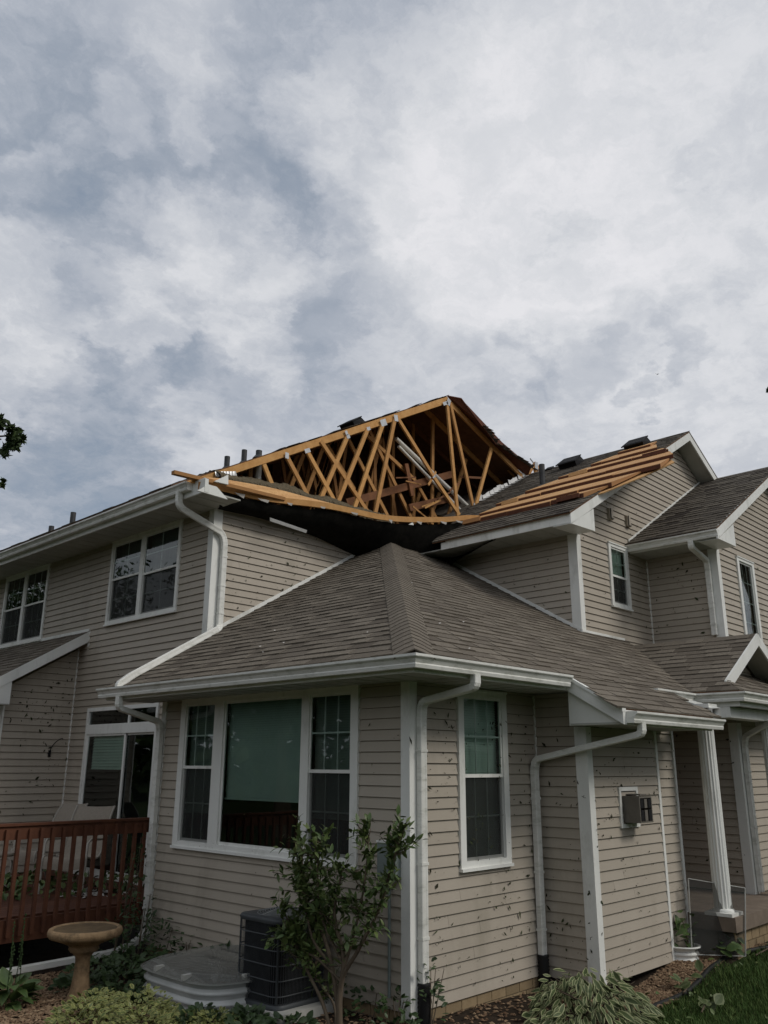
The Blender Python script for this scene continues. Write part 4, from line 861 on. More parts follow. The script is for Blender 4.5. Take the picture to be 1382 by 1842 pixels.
# planks of stripped roof deck, stepped down the slope
ROWS = [(8.06, 8.42, 1.16, 1.85, 1.25, 1.90), (7.46, 8.06, .77, 2.10, 1.10, 1.95), (7.00, 7.46, .37, 2.52, .72, 2.25), (6.38, 7.00, .02, 2.86, .40, 2.60), (5.88, 6.38, .02, 3.16, .10, 2.95), (5.36, 5.88, .60, 3.16, .30, 3.14), (5.02, 5.36, .90, 3.17, .60, 3.17)]
for r, (xf, xb, ya, yb, ya2, yb2) in enumerate(ROWS):
    cuts = [0]
    while cuts[-1] < 1: cuts.append(min(1, cuts[-1] + random.uniform(.22, .45)))
    if 1 - cuts[-2] < .1: cuts.pop(-2)
    for c0, c1 in zip(cuts[:-1], cuts[1:]):
        j = random.uniform(-.02, .02)
        f = lambda t: ya + (yb - ya) * t
        g_ = lambda t: ya2 + (yb2 - ya2) * t
        h0 = .092 + random.uniform(-.008, .008)
        q = [(xf + j, f(c0) + .004, rk(xf + j) + h0), (xf + j, f(c1) - .004, rk(xf + j) + h0), (xb + .1, g_(c1), rk(xb + .1) + .03), (xb + .1, g_(c0), rk(xb + .1) + .03)]
        b = [(a, c, d_ - (.078 if i < 2 else .02)) for i, (a, c, d_) in enumerate(q)]
        tn = random.random() * .5
        mb = MB(); mb.prism(q, b, tn); mb.t = [tn, tn] + [1.0] * 4
        o = part('sheathing_plank', mb, 'osb', RG)
        mb2 = MB(); mb2.prism([(q[0][0] - .004, q[0][1], q[0][2] - .012), (q[1][0] - .004, q[1][1], q[1][2] - .012), (b[1][0] - .004, b[1][1], b[1][2]), (b[0][0] - .004, b[0][1], b[0][2])], [(q[0][0], q[0][1], q[0][2] - .012), (q[1][0], q[1][1], q[1][2] - .012), (b[1][0], b[1][1], b[1][2]), (b[0][0], b[0][1], b[0][2])]); part('plank_edge', mb2, 'osb_edge', RG)
    for e in (0, 1):
        if random.random() < (.5 if r > 1 else .15):
            yy = random.uniform(.0, .3) + ya if e == 0 else yb - random.uniform(.3, .7); l = random.uniform(.25, .45); mb = MB(); mb.beam((xf - .01, yy, rk(xf) + .06), (xf - .02, yy + l, rk(xf) + .055), .05, .075, (.2, 0, 1), random.random()); part('broken_plank', mb, 'osb_edge' if r > 1 and e == 0 else 'osb', RG)
mb = MB(); mb.sheet([(5.0, 1.0, 5.905 + .03), (5.22, .68, 6.03), (5.78, .26, 6.345), (6.26, -.04, 6.63), (6.6, .2, 6.85), (6.0, 1.0, 6.5)], .018); part('overhanging_sheet', mb, 'osb', RG)
# vents and pipes on the roofs
def boxvent(x, y, z, s=1.0, sx=SU):
    mb = MB(); L = math.sqrt(1 + sx * sx); U = Vector((0, 1, 0)); V = Vector((1, 0, sx)) / L; Nn = Vector((-sx, 0, 1)) / L; o = Vector((x, y, z))
    P = lambda a, b, c: o + U * a * s + V * b * s + Nn * c * s
    lo = [P(-.2, -.18, 0), P(.2, -.18, 0), P(.2, .2, 0), P(-.2, .2, 0)]; hi = [P(-.2, -.20, .14), P(.2, -.20, .14), P(.17, .12, .16), P(-.17, .12, .16)]
    mb.add(lo + hi, [(0, 1, 2, 3), (4, 7, 6, 5), (0, 4, 5, 1), (1, 5, 6, 2), (2, 6, 7, 3), (3, 7, 4, 0)]); mb.prism([P(-.23, -.24, .13), P(.23, -.24, .13), P(.2, .13, .17), P(-.2, .13, .17)], [P(-.23, -.24, .11), P(.23, -.24, .11), P(.2, .13, .15), P(-.2, .13, .15)])
    return part('roof_vent', mb, 'vent_black', H)
boxvent(8.50, 1.62, rk(8.50)); boxvent(8.42, 3.05, rk(8.42)); boxvent(3.84, 4.75, T(3.84) + .01, .85, .555); boxvent(8.72, 3.75, rk(8.72) - .02, .4)
def vpipe(x, y, z0, z1, r=.045, two=False):
    mb = MB(); mb.tube([(x, y, z0), (x, y, z1)], r, 14); mb.tube([(x, y, z0), (x, y, z0 + .05)], [r * 2.0, r * 1.2], 14); return part('vent_pipe', mb, 'black_pipe', H)
vpipe(6.90, 2.81, rk(6.9) - .02, rk(6.9) + .44, .055); vpipe(1.50, 5.25, T(1.5), 6.76, .045); vpipe(1.83, 5.25, T(1.83), 6.965, .045); vpipe(1.745, 4.75, T(1.745), 6.80, .05)
vpipe(1.50, 10.41, T(1.5), 6.87, .055); vpipe(1.50, 11.33, T(1.5), 6.76, .055)

# ------------------------------------------------------------------ siding and shingles: the 300 largest of each are separate pieces
def settle(items, name, field, mfun):
    items.sort(key=lambda t: -t[0])
    for i, it in enumerate(items[:296]):
        mb = MB(); mb.prism(it[2], it[3], it[4]); part(name, mb, mfun(it), it[1])
    rest = {}
    for it in items[296:]: rest.setdefault(mfun(it), MB()).prism(it[2], it[3], it[4])
    for m_, mb in rest.items(): part(field, mb, m_, H, kind='stuff')
settle(BOARDS, 'siding_board', 'siding_field', lambda it: 'siding')
settle(SHINGLES, 'shingle', 'shingle_field', lambda it: it[5])
# ------------------------------------------------------------------ deck with its railing
DK = thing('deck', 'red stained wooden deck with a slatted railing beside the patio door', 'deck', (-1.5, 4.3, .2))
y = 4.30
while y < 7.9:
    b = box('deck_board', (-4.6, y, .415), (X1 - .03, y + .136, .45), 'wood_deck', DK, random.random()); y += .142
box('rim_joist', (-4.6, 4.235, .205), (X1 - .03, 4.28, .43), 'wood_deck', DK, .1)
box('rail_board', (-4.6, 4.215, 1.225), (-.03, 4.25, 1.365), 'wood_deck', DK, .1); box('rail_cap', (-4.6, 4.19, 1.366), (-.03, 4.30, 1.392), 'wood_deck', DK, .3)
bm0 = MB(); bm0.box((-.019, -.019, 0), (.019, .019, 1.06), .2); bme = bm0.mesh('baluster', 'wood_deck')
for i in range(36): inst('baluster', bme, DK, Matrix.Translation((-.11 - i * .128, 4.195, .275 + random.uniform(-.006, .006))))
for x in (-1.9, -4.4): box('deck_post', (x - .045, 4.29, -.3), (x + .045, 4.38, .41), 'wood_deck', DK, .2)
# patio chairs
def chair(label, pos, ang):
    t = thing('patio_chair', label, 'chair', pos, 'sling chairs on the deck'); c_, s_ = math.cos(ang), math.sin(ang)
    W = lambda f, l, z: Vector((pos[0] + c_ * f - s_ * l, pos[1] + s_ * f + c_ * l, pos[2] + z))      # f = forward, l = left
    prof = [(.34, .30), (.33, .40), (.28, .44), (.05, .40), (-.12, .42), (-.22, .60), (-.33, .86), (-.44, 1.02)]
    cvp = curve([(a, 0, b) for a, b in prof], 5)
    for s in (-1, 1):
        mb = MB(); mb.tube([W(p.x, s * .27, p.z) for p in cvp], .014, 8); part('side_rail', mb, 'chair_paint', t)
        mb = MB(); mb.tube([W(.30, s * .29, 0), W(.27, s * .29, .60), (W(.20, s * .30, .64)), W(-.20, s * .30, .62), W(-.26, s * .28, .66)], .016, 8); part('leg', mb, 'chair_paint', t)
        mb = MB(); mb.tube([W(-.30, s * .29, 0), W(-.12, s * .28, .42)], .016, 8); part('leg', mb, 'chair_paint', t)
    mb = MB(); mb.rings([[W(p.x, l * .262, p.z - .012 * (1 - l * l)) for l in (-1, -.5, 0, .5, 1)] for p in cvp], False, False, 0, True); part('sling', mb, 'sling', t)
    return t
chair('beige sling patio chair nearer the railing on the red deck', (-.22, 5.62, .45), R(215))
chair('beige sling patio chair farther back, reclining by the siding corner', (-.10, 6.75, .45), R(190))
tb = thing('side_table', 'low pale side table with leaves on it behind the railing', 'table', (-.95, 6.35, .45))
mb = MB(); mb.lathe([(.24, .42), (.25, .43), (.25, .45), (.24, .46)], (-.95, 6.35, .45), 24); part('table_top', mb, 'sling', tb)
for a in range(3):
    mb = MB(); mb.tube([(-.95 + .2 * math.cos(a * 2.1), 6.35 + .2 * math.sin(a * 2.1), .45), (-.95 + .12 * math.cos(a * 2.1), 6.35 + .12 * math.sin(a * 2.1), .88)], .014, 6); part('leg', mb, 'trim', tb)
mb = MB()
for i in range(60):
    a = Vector((-.15 + random.gauss(0, .22), 5.15 + random.gauss(0, .16), .458 + random.random() * .03)); r = lambda s: random.uniform(-s, s)
    mb.sheet([a, a + Vector((.05 + r(.03), r(.05), r(.02))), a + Vector((.05, .05 + r(.02), r(.02))), a + Vector((r(.02), .05, r(.03)))], .002, random.random())
tag(part('debris_heap', mb, 'paper'), 'torn scraps of white insulation paper lying on the red deck', 'debris', kind='stuff')

# ------------------------------------------------------------------ bird bath
bx, by = -1.515, 2.81; bz = gz(bx, by)
BB_ = thing('bird_bath', 'tan stone bird bath with a shallow round bowl on a pedestal', 'bird bath', (bx, by, bz))
mb = MB(); mb.lathe([(.120, -.03), (.118, .02), (.108, .05), (.098, .07), (.086, .12), (.072, .22), (.066, .34), (.072, .38), (.09, .40), (.098, .412)], (bx, by, bz), 36); part('pedestal', mb, 'stone_bath', BB_)
mb = MB(); mb.lathe([(.08, .405), (.12, .42), (.142, .448), (.132, .466), (.155, .487), (.22, .515), (.29, .54), (.325, .552), (.342, .575), (.345, .60), (.335, .622), (.315, .632), (.292, .622), (.275, .595), (.22, .552), (.14, .528), (.0, .52)], (bx, by, bz), 64); bowl = part('bowl', mb, 'stone_bath', BB_)
mb = MB(); mb.lathe([(.288, .617), (.270, .592), (.215, .556), (.13, .534), (.0, .528)], (bx, by, bz + .004), 48); part('basin', mb, 'bath_dirt', bowl)

# ------------------------------------------------------------------ air conditioner on its pad
ax_, ay_ = -.40, 1.23; az = gz(ax_, ay_) + .09
PD = MB(); PD.box((ax_ - .40, ay_ - .42, az - .12), (ax_ + .38, ay_ + .40, az)); tag(part('equipment_pad', PD, 'plastic_pad'), 'pale plastic equipment pad under the air conditioner', 'pad')
AC = thing('air_conditioner', 'dark grey louvred air conditioner condenser standing against the wall', 'air conditioner', (ax_, ay_, az))
def rsq(h, r, k=7):
    out = []
    for cx, cy, a0 in ((h - r, h - r, 0), (-h + r, h - r, 90), (-h + r, -h + r, 180), (h - r, -h + r, 270)):
        for i in range(k + 1): a = R(a0 + 90 * i / k); out.append((cx + r * math.cos(a), cy + r * math.sin(a)))
    return out
ACH = .72; sh = lambda h, r, z: [(ax_ + a, ay_ + b, az + z) for a, b in rsq(h, r)]
mb = MB(); mb.rings([sh(.27, .09, .03), sh(.27, .09, ACH - .04)], True, True); part('coil', mb, 'ac_dark', AC)
mb = MB(); mb.rings([sh(.31, .10, 0), sh(.31, .10, .035), sh(.295, .09, .04)], True, True); part('base_pan', mb, 'ac_metal', AC)
mb = MB(); mb.rings([sh(.305, .10, ACH - .045), sh(.312, .10, ACH - .02), sh(.30, .10, ACH), sh(.235, .10, ACH + .004)], True, True); part('top_cover', mb, 'ac_metal', AC)
out = rsq(.298, .10, 7); P_ = []
per = [(Vector((*out[i], 0)), Vector((*out[(i + 1) % len(out)], 0))) for i in range(len(out))]
gm = MB()
for a, b in per:
    L = (b - a).length; nn_ = max(1, int(L / .0155))
    for i in range(nn_):
        q = a.lerp(b, i / nn_); gm.tube([(ax_ + q.x, ay_ + q.y, az + .035), (ax_ + q.x, ay_ + q.y, az + ACH - .04)], .0028, 4)
part('guard_grille', gm, 'ac_metal', AC, kind='stuff')
for z in (.10, .22, .34, .46, .58):
    mb = MB(); mb.rings([[(ax_ + a, ay_ + b, az + z + d_) for a, b in rsq(h, .10)] for h, d_ in ((.302, 0), (.302, .009), (.298, .009), (.298, 0), (.302, 0))], True, False); part('guard_ring', mb, 'ac_metal', AC)
for cx, cy in ((-1, -1), (1, -1), (-1, 1), (1, 1)):
    c = .302 - .03; mb = MB(); mb.tube([(ax_ + cx * c, ay_ + cy * c, az + .03), (ax_ + cx * c, ay_ + cy * c, az + ACH - .03)], .008, 6); part('corner_post', mb, 'ac_metal', AC)
mb = MB()
for i in range(9):
    r = .05 + i * .023; k = 36; mb.tube([(ax_ + r * math.cos(2 * math.pi * j / k), ay_ + r * math.sin(2 * math.pi * j / k), az + ACH + .055 - .22 * r) for j in range(k + 1)], .0035, 5)
for j in range(6):
    a = j * math.pi / 3; mb.tube([(ax_, ay_, az + ACH + .055), (ax_ + .24 * math.cos(a), ay_ + .24 * math.sin(a), az + ACH + .006)], .005, 5)
part('fan_guard', mb, 'ac_top', AC)

# ------------------------------------------------------------------ window well with its clear cover
WW = thing('window_well', 'white corrugated basement window well against the wall', 'window well', (-.55, 2.0, gz(-.55, 2.0)))
def wellring(z, o): return [(-(.0 if i in (0, 40) else 0) - (1.08 + o) * abs(math.sin(math.pi * i / 40)) ** .45, 2.0 + (.68 + o) * (1 if math.cos(math.pi * i / 40) > 0 else -1) * abs(math.cos(math.pi * i / 40)) ** .45, z) for i in range(41)]
mb = MB(); rg = []
for i in range(25):
    z = -.22 + .36 * i / 24; rg.append(wellring(z, .018 * math.sin(i * math.pi / 3.0)))
rg.append(wellring(.145, .03)); rg.append(wellring(.155, .03)); rg.append(wellring(.155, -.01)); rg.append(wellring(-.2, -.02))
mb.rings(rg, False, False, 0, True); part('corrugated_wall', mb, 'well_metal', WW)
cvr = thing('well_cover', 'scuffed clear plastic cover lying over the window well', 'cover', (-.55, 2.0, .16))
mb = MB(); a = wellring(.160, .05); b = [(p[0] * .92 - .0, 2.0 + (p[1] - 2.0) * .92, .195) for p in a]; c = [(p[0] * .5, 2.0 + (p[1] - 2.0) * .5, .225) for p in a]
mb.rings([a, b, c], False, False, 0, True); mb.add([(0, 2.0, .225)] + c, [(0, i + 1, i + 2) for i in range(40)], 0, True); part('dome', mb, 'clear_cover', cvr)
for q in ((-1.08, 2.2), (-1.1, 1.72), (-.7, 1.36)): box('clip', (q[0] - .03, q[1] - .02, .165), (q[0] + .06, q[1] + .02, .21), 'plastic_pad', cvr)

# white ribbed half-round well by the bay wall
px_, py_ = 3.80, -.625; pz = gz(px_, py_) - .06
PL = thing('planter', 'small white ribbed half-round planter against the bay wall with a broken branch in it', 'planter', (px_, py_, pz))
prof = [(.17 + .011 * math.sin(i * math.pi / 2.2), .20 * i / 14) for i in range(15)] + [(.20, .205), (.20, .218), (.168, .218), (.160, .12)]
mb = MB(); mb.rings([[(px_ + r * math.cos(math.pi * (1 + j / 20)), py_ + r * 1.1 * math.sin(math.pi * (1 + j / 20)), pz + z) for j in range(21)] for r, z in prof], False, False, 0, True); part('ribbed_wall', mb, 'trim', PL)
mb = MB(); mb.add([(px_, py_, pz + .17)] + [(px_ + .17 * math.cos(math.pi * (1 + j / 12)), py_ + .18 * math.sin(math.pi * (1 + j / 12)), pz + .165) for j in range(13)], [(0, j + 1, j + 2) for j in range(12)]); part('potting_soil', mb, 'soil', PL)
# window screen blown against the porch
f0, f1, f2, f3 = Vector((3.74, -.78, .05)), Vector((4.17, -1.19, .03)), Vector((4.36, -1.19, .70)), Vector((3.90, -.74, .80))
FS = thing('window_screen', 'blown out metal window screen leaning against the porch', 'screen', tuple(f0))
for p, q in ((f0, f1), (f1, f2), (f2, f3), (f3, f0)):
    mb = MB(); mb.beam(p, q, .009, .011, (0, 1, 0)); part('frame_bar', mb, 'frame_paint', FS)
mb = MB(); mb.add([f0, f1, f2, f3], [(0, 1, 2, 3)]); part('mesh', mb, 'screen_mesh', FS)
# landscape edging
mb = MB(); ed = curve([(-9, 2.2, 0), (-4.6, 1.5, 0), (-2.6, -.9, 0), (-1.2, -1.5, 0), (.4, -1.75, 0), (1.85, -1.12, 0), (3.05, -1.10, 0), (4.1, -1.02, 0), (4.75, -1.3, 0)], 8)
mb.tube([(p.x, p.y, gz(p.x, p.y) + .025) for p in ed], .026, 8); tag(part('lawn_edging', mb, 'hose_black'), 'black plastic edging between the mulch bed and the grass', 'edging')

# ------------------------------------------------------------------ loose ground cover: wood chips, grass
mb = MB()
def chip(x, y, s=1.0):
    z = gz(x, y) + .014 + random.random() * .018; a = random.random() * 6.28; l = random.uniform(.008, .024) * s; w = random.uniform(.006, .013) * s; r = lambda q: random.uniform(-q, q)
    c_, s_ = math.cos(a), math.sin(a); P = lambda u, v, h: (x + c_ * u - s_ * v, y + s_ * u + c_ * v, z + h)
    mb.add([P(-l, -w, r(.006)), P(l, -w, r(.006)), P(l * .8, w, r(.006)), P(-l * .8, w, r(.006)), P(0, 0, .010 + r(.004))], [(0, 1, 4), (1, 2, 4), (2, 3, 4), (3, 0, 4)], random.random() ** 1.5)
cnt = 0
while cnt < 26000:
    if cnt % 3 == 0: x, y = random.uniform(-3.2, -1.0), random.uniform(1.6, 3.95)
    elif cnt % 3 == 1: x, y = random.uniform(1.6, 4.8), random.uniform(-1.2, -.4)
    else: x, y = random.uniform(-5, 2), random.uniform(-1.6, 3.9)
    cnt += 1
    if in_bed(x, y) and not (x > 0 and y > 0) and not (2.06 < x < 3.6 and y > -.62): chip(x, y, 1.15)
o = part('wood_chips', mb, 'chips'); tag(o, 'brown wood chip mulch spread over the garden bed', 'mulch', kind='stuff')
mb = MB()
def blade(x, y):
    z = gz(x, y) - .005; h = random.uniform(.03, .085); a = random.random() * 6.28; w = random.uniform(.0025, .0045); b = a + random.uniform(-.8, .8) + 1.57; l = random.uniform(.2, .8) * h
    dx, dy = math.cos(a) * w, math.sin(a) * w; ex, ey = math.cos(b) * l, math.sin(b) * l
    mb.add([(x - dx, y - dy, z), (x + dx, y + dy, z), (x + dx * .7 + ex * .4, y + dy * .7 + ey * .4, z + h * .6), (x - dx * .7 + ex * .4, y - dy * .7 + ey * .4, z + h * .6), (x + ex, y + ey, z + h)], [(0, 1, 2, 3), (3, 2, 4)], random.random() ** 2)
cnt = 0
while cnt < 46000:
    if cnt % 5: x, y = random.uniform(1.0, 6.5), random.uniform(-3.0, -.9)
    else: x, y = random.uniform(-8, 9), random.uniform(-7, 2)
    cnt += 1
    if not in_bed(x, y) and not (x > 3.9 and y > -1.2) and not (5.3 < x < 7.25 and y > -1.65): blade(x, y)
tag(part('lawn', mb, 'grass_blade'), 'short dark green lawn grass along the garden bed', 'grass', kind='stuff')

# ------------------------------------------------------------------ plants
def leafmesh(name, m, w=.42, curl=.12, margin=True):
    """leaf of length 1 along +y, folded along its midrib; margin faces carry tone 1"""
    mb = MB(); K = [(0, 0), (.18, .55), (.42, 1.0), (.68, .82), (.88, .40), (1, 0)]; z = lambda t: -curl * t * t
    mid = [(0, t, z(t)) for t, _ in K]
    for s in (-1, 1):
        inn = [(s * w / 2 * a * .66, t * .96 + .01, z(t) + .05 * a * w) for t, a in K]; o_ = [(s * w / 2 * a, t, z(t) + .075 * a * w) for t, a in K]
        base = mid + inn + o_; n = len(K); f = []; tn = []
        for i in range(n - 1):
            f.append((i, i + 1, n + i + 1, n + i)); tn.append(0.0)
            f.append((n + i, n + i + 1, 2 * n + i + 1, 2 * n + i)); tn.append(1.0 if margin else .25)
        mb.add(base, f, tn, False)
    return mb
def place(d, nrm, pos, s):
    d = Vector(d).normalized(); n = Vector(nrm); x = d.cross(n)
    if x.length < 1e-3: x = d.cross(Vector((1, 0, 0)))
    x.normalize(); n = x.cross(d); m = Matrix((x * s, d * s, n * s)).transposed().to_4x4(); m.translation = Vector(pos); return m
def foliage(parent, leaves, m, w, curl, margin, nsingle, leaf='leaf', tonevar=0.0):
    """leaves: (pos, dir, normal, size).  The largest are single objects sharing three meshes, the rest one joined part."""
    vers = [leafmesh(leaf, m, w * k, curl * c, margin) for k, c in ((1, 1), (.85, 2.2), (1.12, -.6))]
    mes = [v.mesh(leaf, m) for v in vers]
    leaves = sorted(leaves, key=lambda L: -(L[3] * 1000 / max(.5, (Vector(L[0]) - CAM).length) * (1 if 0 < proj(L[0])[0] < 1382 and proj(L[0])[1] < 1842 else .01)))
    rest = MB()
    for i, (p, d, n, s) in enumerate(leaves):
        mtx = place(d, n, p, s); k = i % 3
        if i < nsingle: inst(leaf, mes[k], parent, mtx)
        else:
            v = vers[k]; tv = random.random() * tonevar
            rest.add([mtx @ Vector(q) for q in v.v], v.f, [min(1, t + tv) for t in v.t])
    if rest.v: part('foliage', rest, m, parent, kind='stuff')
def rv(s=1.0): return Vector((random.uniform(-s, s), random.uniform(-s, s), random.uniform(-s, s)))
# the big shrub beside the corner
sb = Vector((-.62, .22, gz(-.62, .22) - .02))
SHB = thing('shrub', 'leggy green shrub with bare forked stems standing before the corner window', 'shrub', tuple(sb))
ST = [([(0, 0, 0), (.0, .0, .35), (.02, -.02, .62), (-.02, .06, .95), (.02, .02, 1.28)], .030), ([(0.01, .0, .1), (.0, -.02, .45), (.02, -.20, .72), (.03, -.42, 1.05), (.0, -.60, 1.42), (0, -.66, 1.56)], .022), ([(0, 0, .2), (.0, .10, .55), (.02, .28, .82), (.0, .46, 1.02), (-.02, .56, 1.22)], .022),
      ([(-.02, .03, 0), (-.06, .14, .28), (-.08, .32, .50), (-.1, .48, .72), (-.1, .60, .90)], .018), ([(0, -.02, .5), (.05, -.12, .85), (.05, -.22, 1.2), (.06, -.26, 1.58)], .015), ([(0, .1, .55), (-.05, .30, .75), (-.02, .46, 1.15), (0, .52, 1.46)], .015), ([(0, 0, .62), (-.06, .16, .9), (-.06, .24, 1.25), (-.05, .22, 1.5)], .014), ([(0, -.02, .45), (-.05, .25, .6), (-.1, .40, .64), (-.1, .56, .74)], .013), ([(.0, .03, 0), (.05, .12, .25), (.02, .3, .42), (.06, .45, .65)], .014)]
lv = []
for pts, r in ST:
    c = curve([tuple(sb + Vector(p)) for p in pts], 6); nn_ = len(c); mb = MB(); mb.tube(c, [r * (1 - .75 * i / nn_) for i in range(nn_)], 8, random.random() * .3); part('stem', mb, 'bark', SHB)
    for i in range(int(nn_ * .45), nn_):
        for _ in range(2):
            d0 = (rv() + Vector((0, 0, .5))).normalized(); L = random.uniform(.10, .26); tw = [c[i], c[i] + d0 * L * .5 + rv(.02), c[i] + d0 * L + Vector((0, 0, .03))]
            mb = MB(); mb.tube(tw, [.005, .004, .002], 4); part('twig', mb, 'bark', SHB) if random.random() < .5 else None
            for q in range(15):
                t = random.random(); p = tw[0].lerp(tw[2], t) + rv(.015)
                if p.z < sb.z + .62 and random.random() < .7: continue
                lv.append((p, d0 * .6 + rv(.8) + Vector((0, 0, .15)), rv(.5) + Vector((0, 0, 1)), random.uniform(.05, .095)))
foliage(SHB, lv, 'leaf_green', .42, .15, False, 290, tonevar=.7)
# variegated shrub below the bay
vb = Vector((1.30, -.98, gz(1.3, -.98)))
VS = thing('variegated_shrub', 'low shrub with pale edged drooping leaves under the right wall', 'shrub', tuple(vb))
lv = []
for i in range(520):
    a = random.uniform(0, 6.28); rr = math.sqrt(random.random()); h = (1 - rr * rr) ** .5
    p = vb + Vector((math.cos(a) * rr * .62, math.sin(a) * rr * .48 + .02, .02 + h * random.uniform(.10, .36) * (1 + .5 * mnoise.noise(Vector((math.cos(a) * rr * 2.4, math.sin(a) * rr * 2.4, 5))))))
    if p.y > -.04 and p.x < 2.06: p.y = -.06
    d = Vector((math.cos(a) * rr, math.sin(a) * rr, .10)) + rv(.45) + Vector((-.25, -.3, -.40)); lv.append((p, d, Vector((-.4, -.4, 1)) + rv(.7), random.uniform(.06, .17)))
for i in range(14):
    a = random.uniform(0, 6.28); mb = MB(); mb.tube([vb, vb + Vector((math.cos(a) * .2, math.sin(a) * .16, .2)), vb + Vector((math.cos(a) * .45, math.sin(a) * .35, .30))], [.008, .006, .003], 5); part('stem', mb, 'bark', VS)
foliage(VS, lv, 'leaf_pale', .34, .22, True, 280, tonevar=.15)
# yellow-green wintercreeper at the lower left
def carpet(name, label, pts, n, m, smin, smax, hgt, nsingle, w=.62, tonevar=.4, margin=True, cat='ground cover', group=None):
    c = Vector((sum(p[0] for p in pts) / len(pts), sum(p[1] for p in pts) / len(pts), 0)); c.z = gz(c.x, c.y)
    t = thing(name, label, cat, tuple(c), group); lv = []
    while len(lv) < n:
        q = random.choice(pts); a = random.random() * 6.28; rr = math.sqrt(random.random()); x = q[0] + math.cos(a) * rr * q[2]; y = q[1] + math.sin(a) * rr * q[2]
        h = hgt * q[3] * (1 - rr * rr) ** .5 * random.uniform(.45, 1.0); lv.append((Vector((x, y, gz(x, y) + .02 + h)), Vector((math.cos(a), math.sin(a), .35)) + rv(.7), Vector((-.3, -.3, 1)) + rv(.55), random.uniform(smin, smax)))
    for i in range(10):
        q = random.choice(pts); mb = MB(); x, y = q[0], q[1]; mb.tube([(x, y, gz(x, y) - .01), (x + random.uniform(-.1, .1), y + random.uniform(-.1, .1), gz(x, y) + hgt * q[3] * .8)], [.006, .003], 5); part('stem', mb, 'bark', t)
    foliage(t, lv, m, w, .15, margin, nsingle, tonevar=tonevar); return t
carpet('ground_cover', 'yellow edged wintercreeper spreading in the lower left bed', [(-1.95, 1.85, .30, 1.0), (-1.60, 1.62, .33, 1.15), (-1.40, 1.65, .22, .6), (-1.75, 2.05, .25, .9), (-2.15, 1.6, .3, 1), (-1.35, 1.30, .26, .45), (-1.62, 2.1, .18, .7), (-1.8, 1.3, .3, 1), (-1.2, 1.1, .22, .5)], 2300, 'leaf_yellow', .032, .058, .27, 290)
carpet('ivy', 'dark green creeper covering the bed between bird bath and window well', [(-1.0, 2.95, .35, .8), (-1.25, 2.55, .3, .6), (-.75, 3.2, .35, 1.0), (-1.3, 3.1, .3, .7), (-.5, 3.5, .35, 1.2), (-.95, 3.5, .35, .9), (-1.22, 2.35, .12, .4)], 1250, 'leaf_dark', .045, .09, .20, 200, .6, .5, False)
carpet('ivy', 'dark creeper growing before the window well and the pad', [(-1.22, 1.30, .16, .7), (-.98, 1.0, .18, .6), (-1.12, .8, .22, .5), (-.85, .6, .25, .5)], 420, 'leaf_dark', .05, .10, .22, 150, .55, .6, False)
carpet('weed_clump', 'tall weeds growing up beside the downspout and deck end', [(-.35, 3.75, .25, 3.0), (-.6, 3.85, .2, 2.2), (-.15, 3.55, .2, 2.0), (-.2, 3.9, .15, 3.6)], 260, 'leaf_dark', .05, .10, .24, 120, .35, .5, False)
carpet('weed_clump', 'drooping weeds against the siding above the window well', [(-.12, 3.15, .22, 1.6), (-.10, 2.8, .2, 1.2), (-.12, 2.45, .2, 1.5), (-.1, 1.8, .18, 1.8)], 260, 'leaf_dark', .05, .11, .22, 100, .33, .5, False)
carpet('weed_clump', 'weeds and creeper at the foot of the corner board', [(-.10, .35, .22, 1.2), (-.12, .05, .18, 1.4), (-.05, .75, .2, 1.2), (.10, -.14, .10, 2.6), (-.3, -.1, .22, .7)], 300, 'leaf_dark', .04, .08, .22, 120, .5, .4, False)
o = thing('leaf_debris', 'heap of green leaves and twigs lying on the deck under the chairs', 'debris', (-.4, 5.6, .45)); lv = []
while len(lv) < 400:
    q = random.choice([(-.3, 5.4, .6), (-1.0, 5.6, .6), (.2, 5.2, .4), (-.7, 6.2, .5)]); p = Vector((q[0] + random.gauss(0, q[2] * .5), q[1] + random.gauss(0, q[2] * .5), .455 + random.random() * .22))
    if p.y > 4.4 and p.x < .66: lv.append((p, rv(), rv(.6) + Vector((0, 0, 1)), random.uniform(.06, .13)))
foliage(o, lv, 'leaf_green', .6, .2, False, 120, tonevar=.8)
# broad-leaved plant with seed stalks, far lower left
lp = Vector((-2.08, 3.02, gz(-2.08, 3.0)))
LP = thing('hosta', 'broad leaved hosta with thin seed stalks at the left edge', 'plant', tuple(lp)); lv = []
for i in range(46):
    a = random.random() * 6.28; lv.append((lp + Vector((math.cos(a) * .08, math.sin(a) * .08, .03 + random.random() * .16)), Vector((math.cos(a), math.sin(a), random.uniform(.0, .9))), Vector((0, 0, 1)) + rv(.3), random.uniform(.14, .22)))
foliage(LP, lv, 'leaf_green', .62, .3, False, 46)
for i in range(4):
    q = lp + Vector((random.uniform(-.12, .16), random.uniform(-.1, .1), 0)); tp = q + Vector((random.uniform(-.03, .08), random.uniform(-.03, .03), random.uniform(.45, .78))); mb = MB(); mb.tube([q, q.lerp(tp, .5) + rv(.02), tp], [.005, .004, .002], 5)
    for k in range(14): b_ = q.lerp(tp, .5 + .5 * k / 14) + rv(.008); mb.box(b_ - Vector((.006, .006, .006)), b_ + Vector((.006, .006, .006)))
    part('seed_stalk', mb, 'leaf_dark', LP)
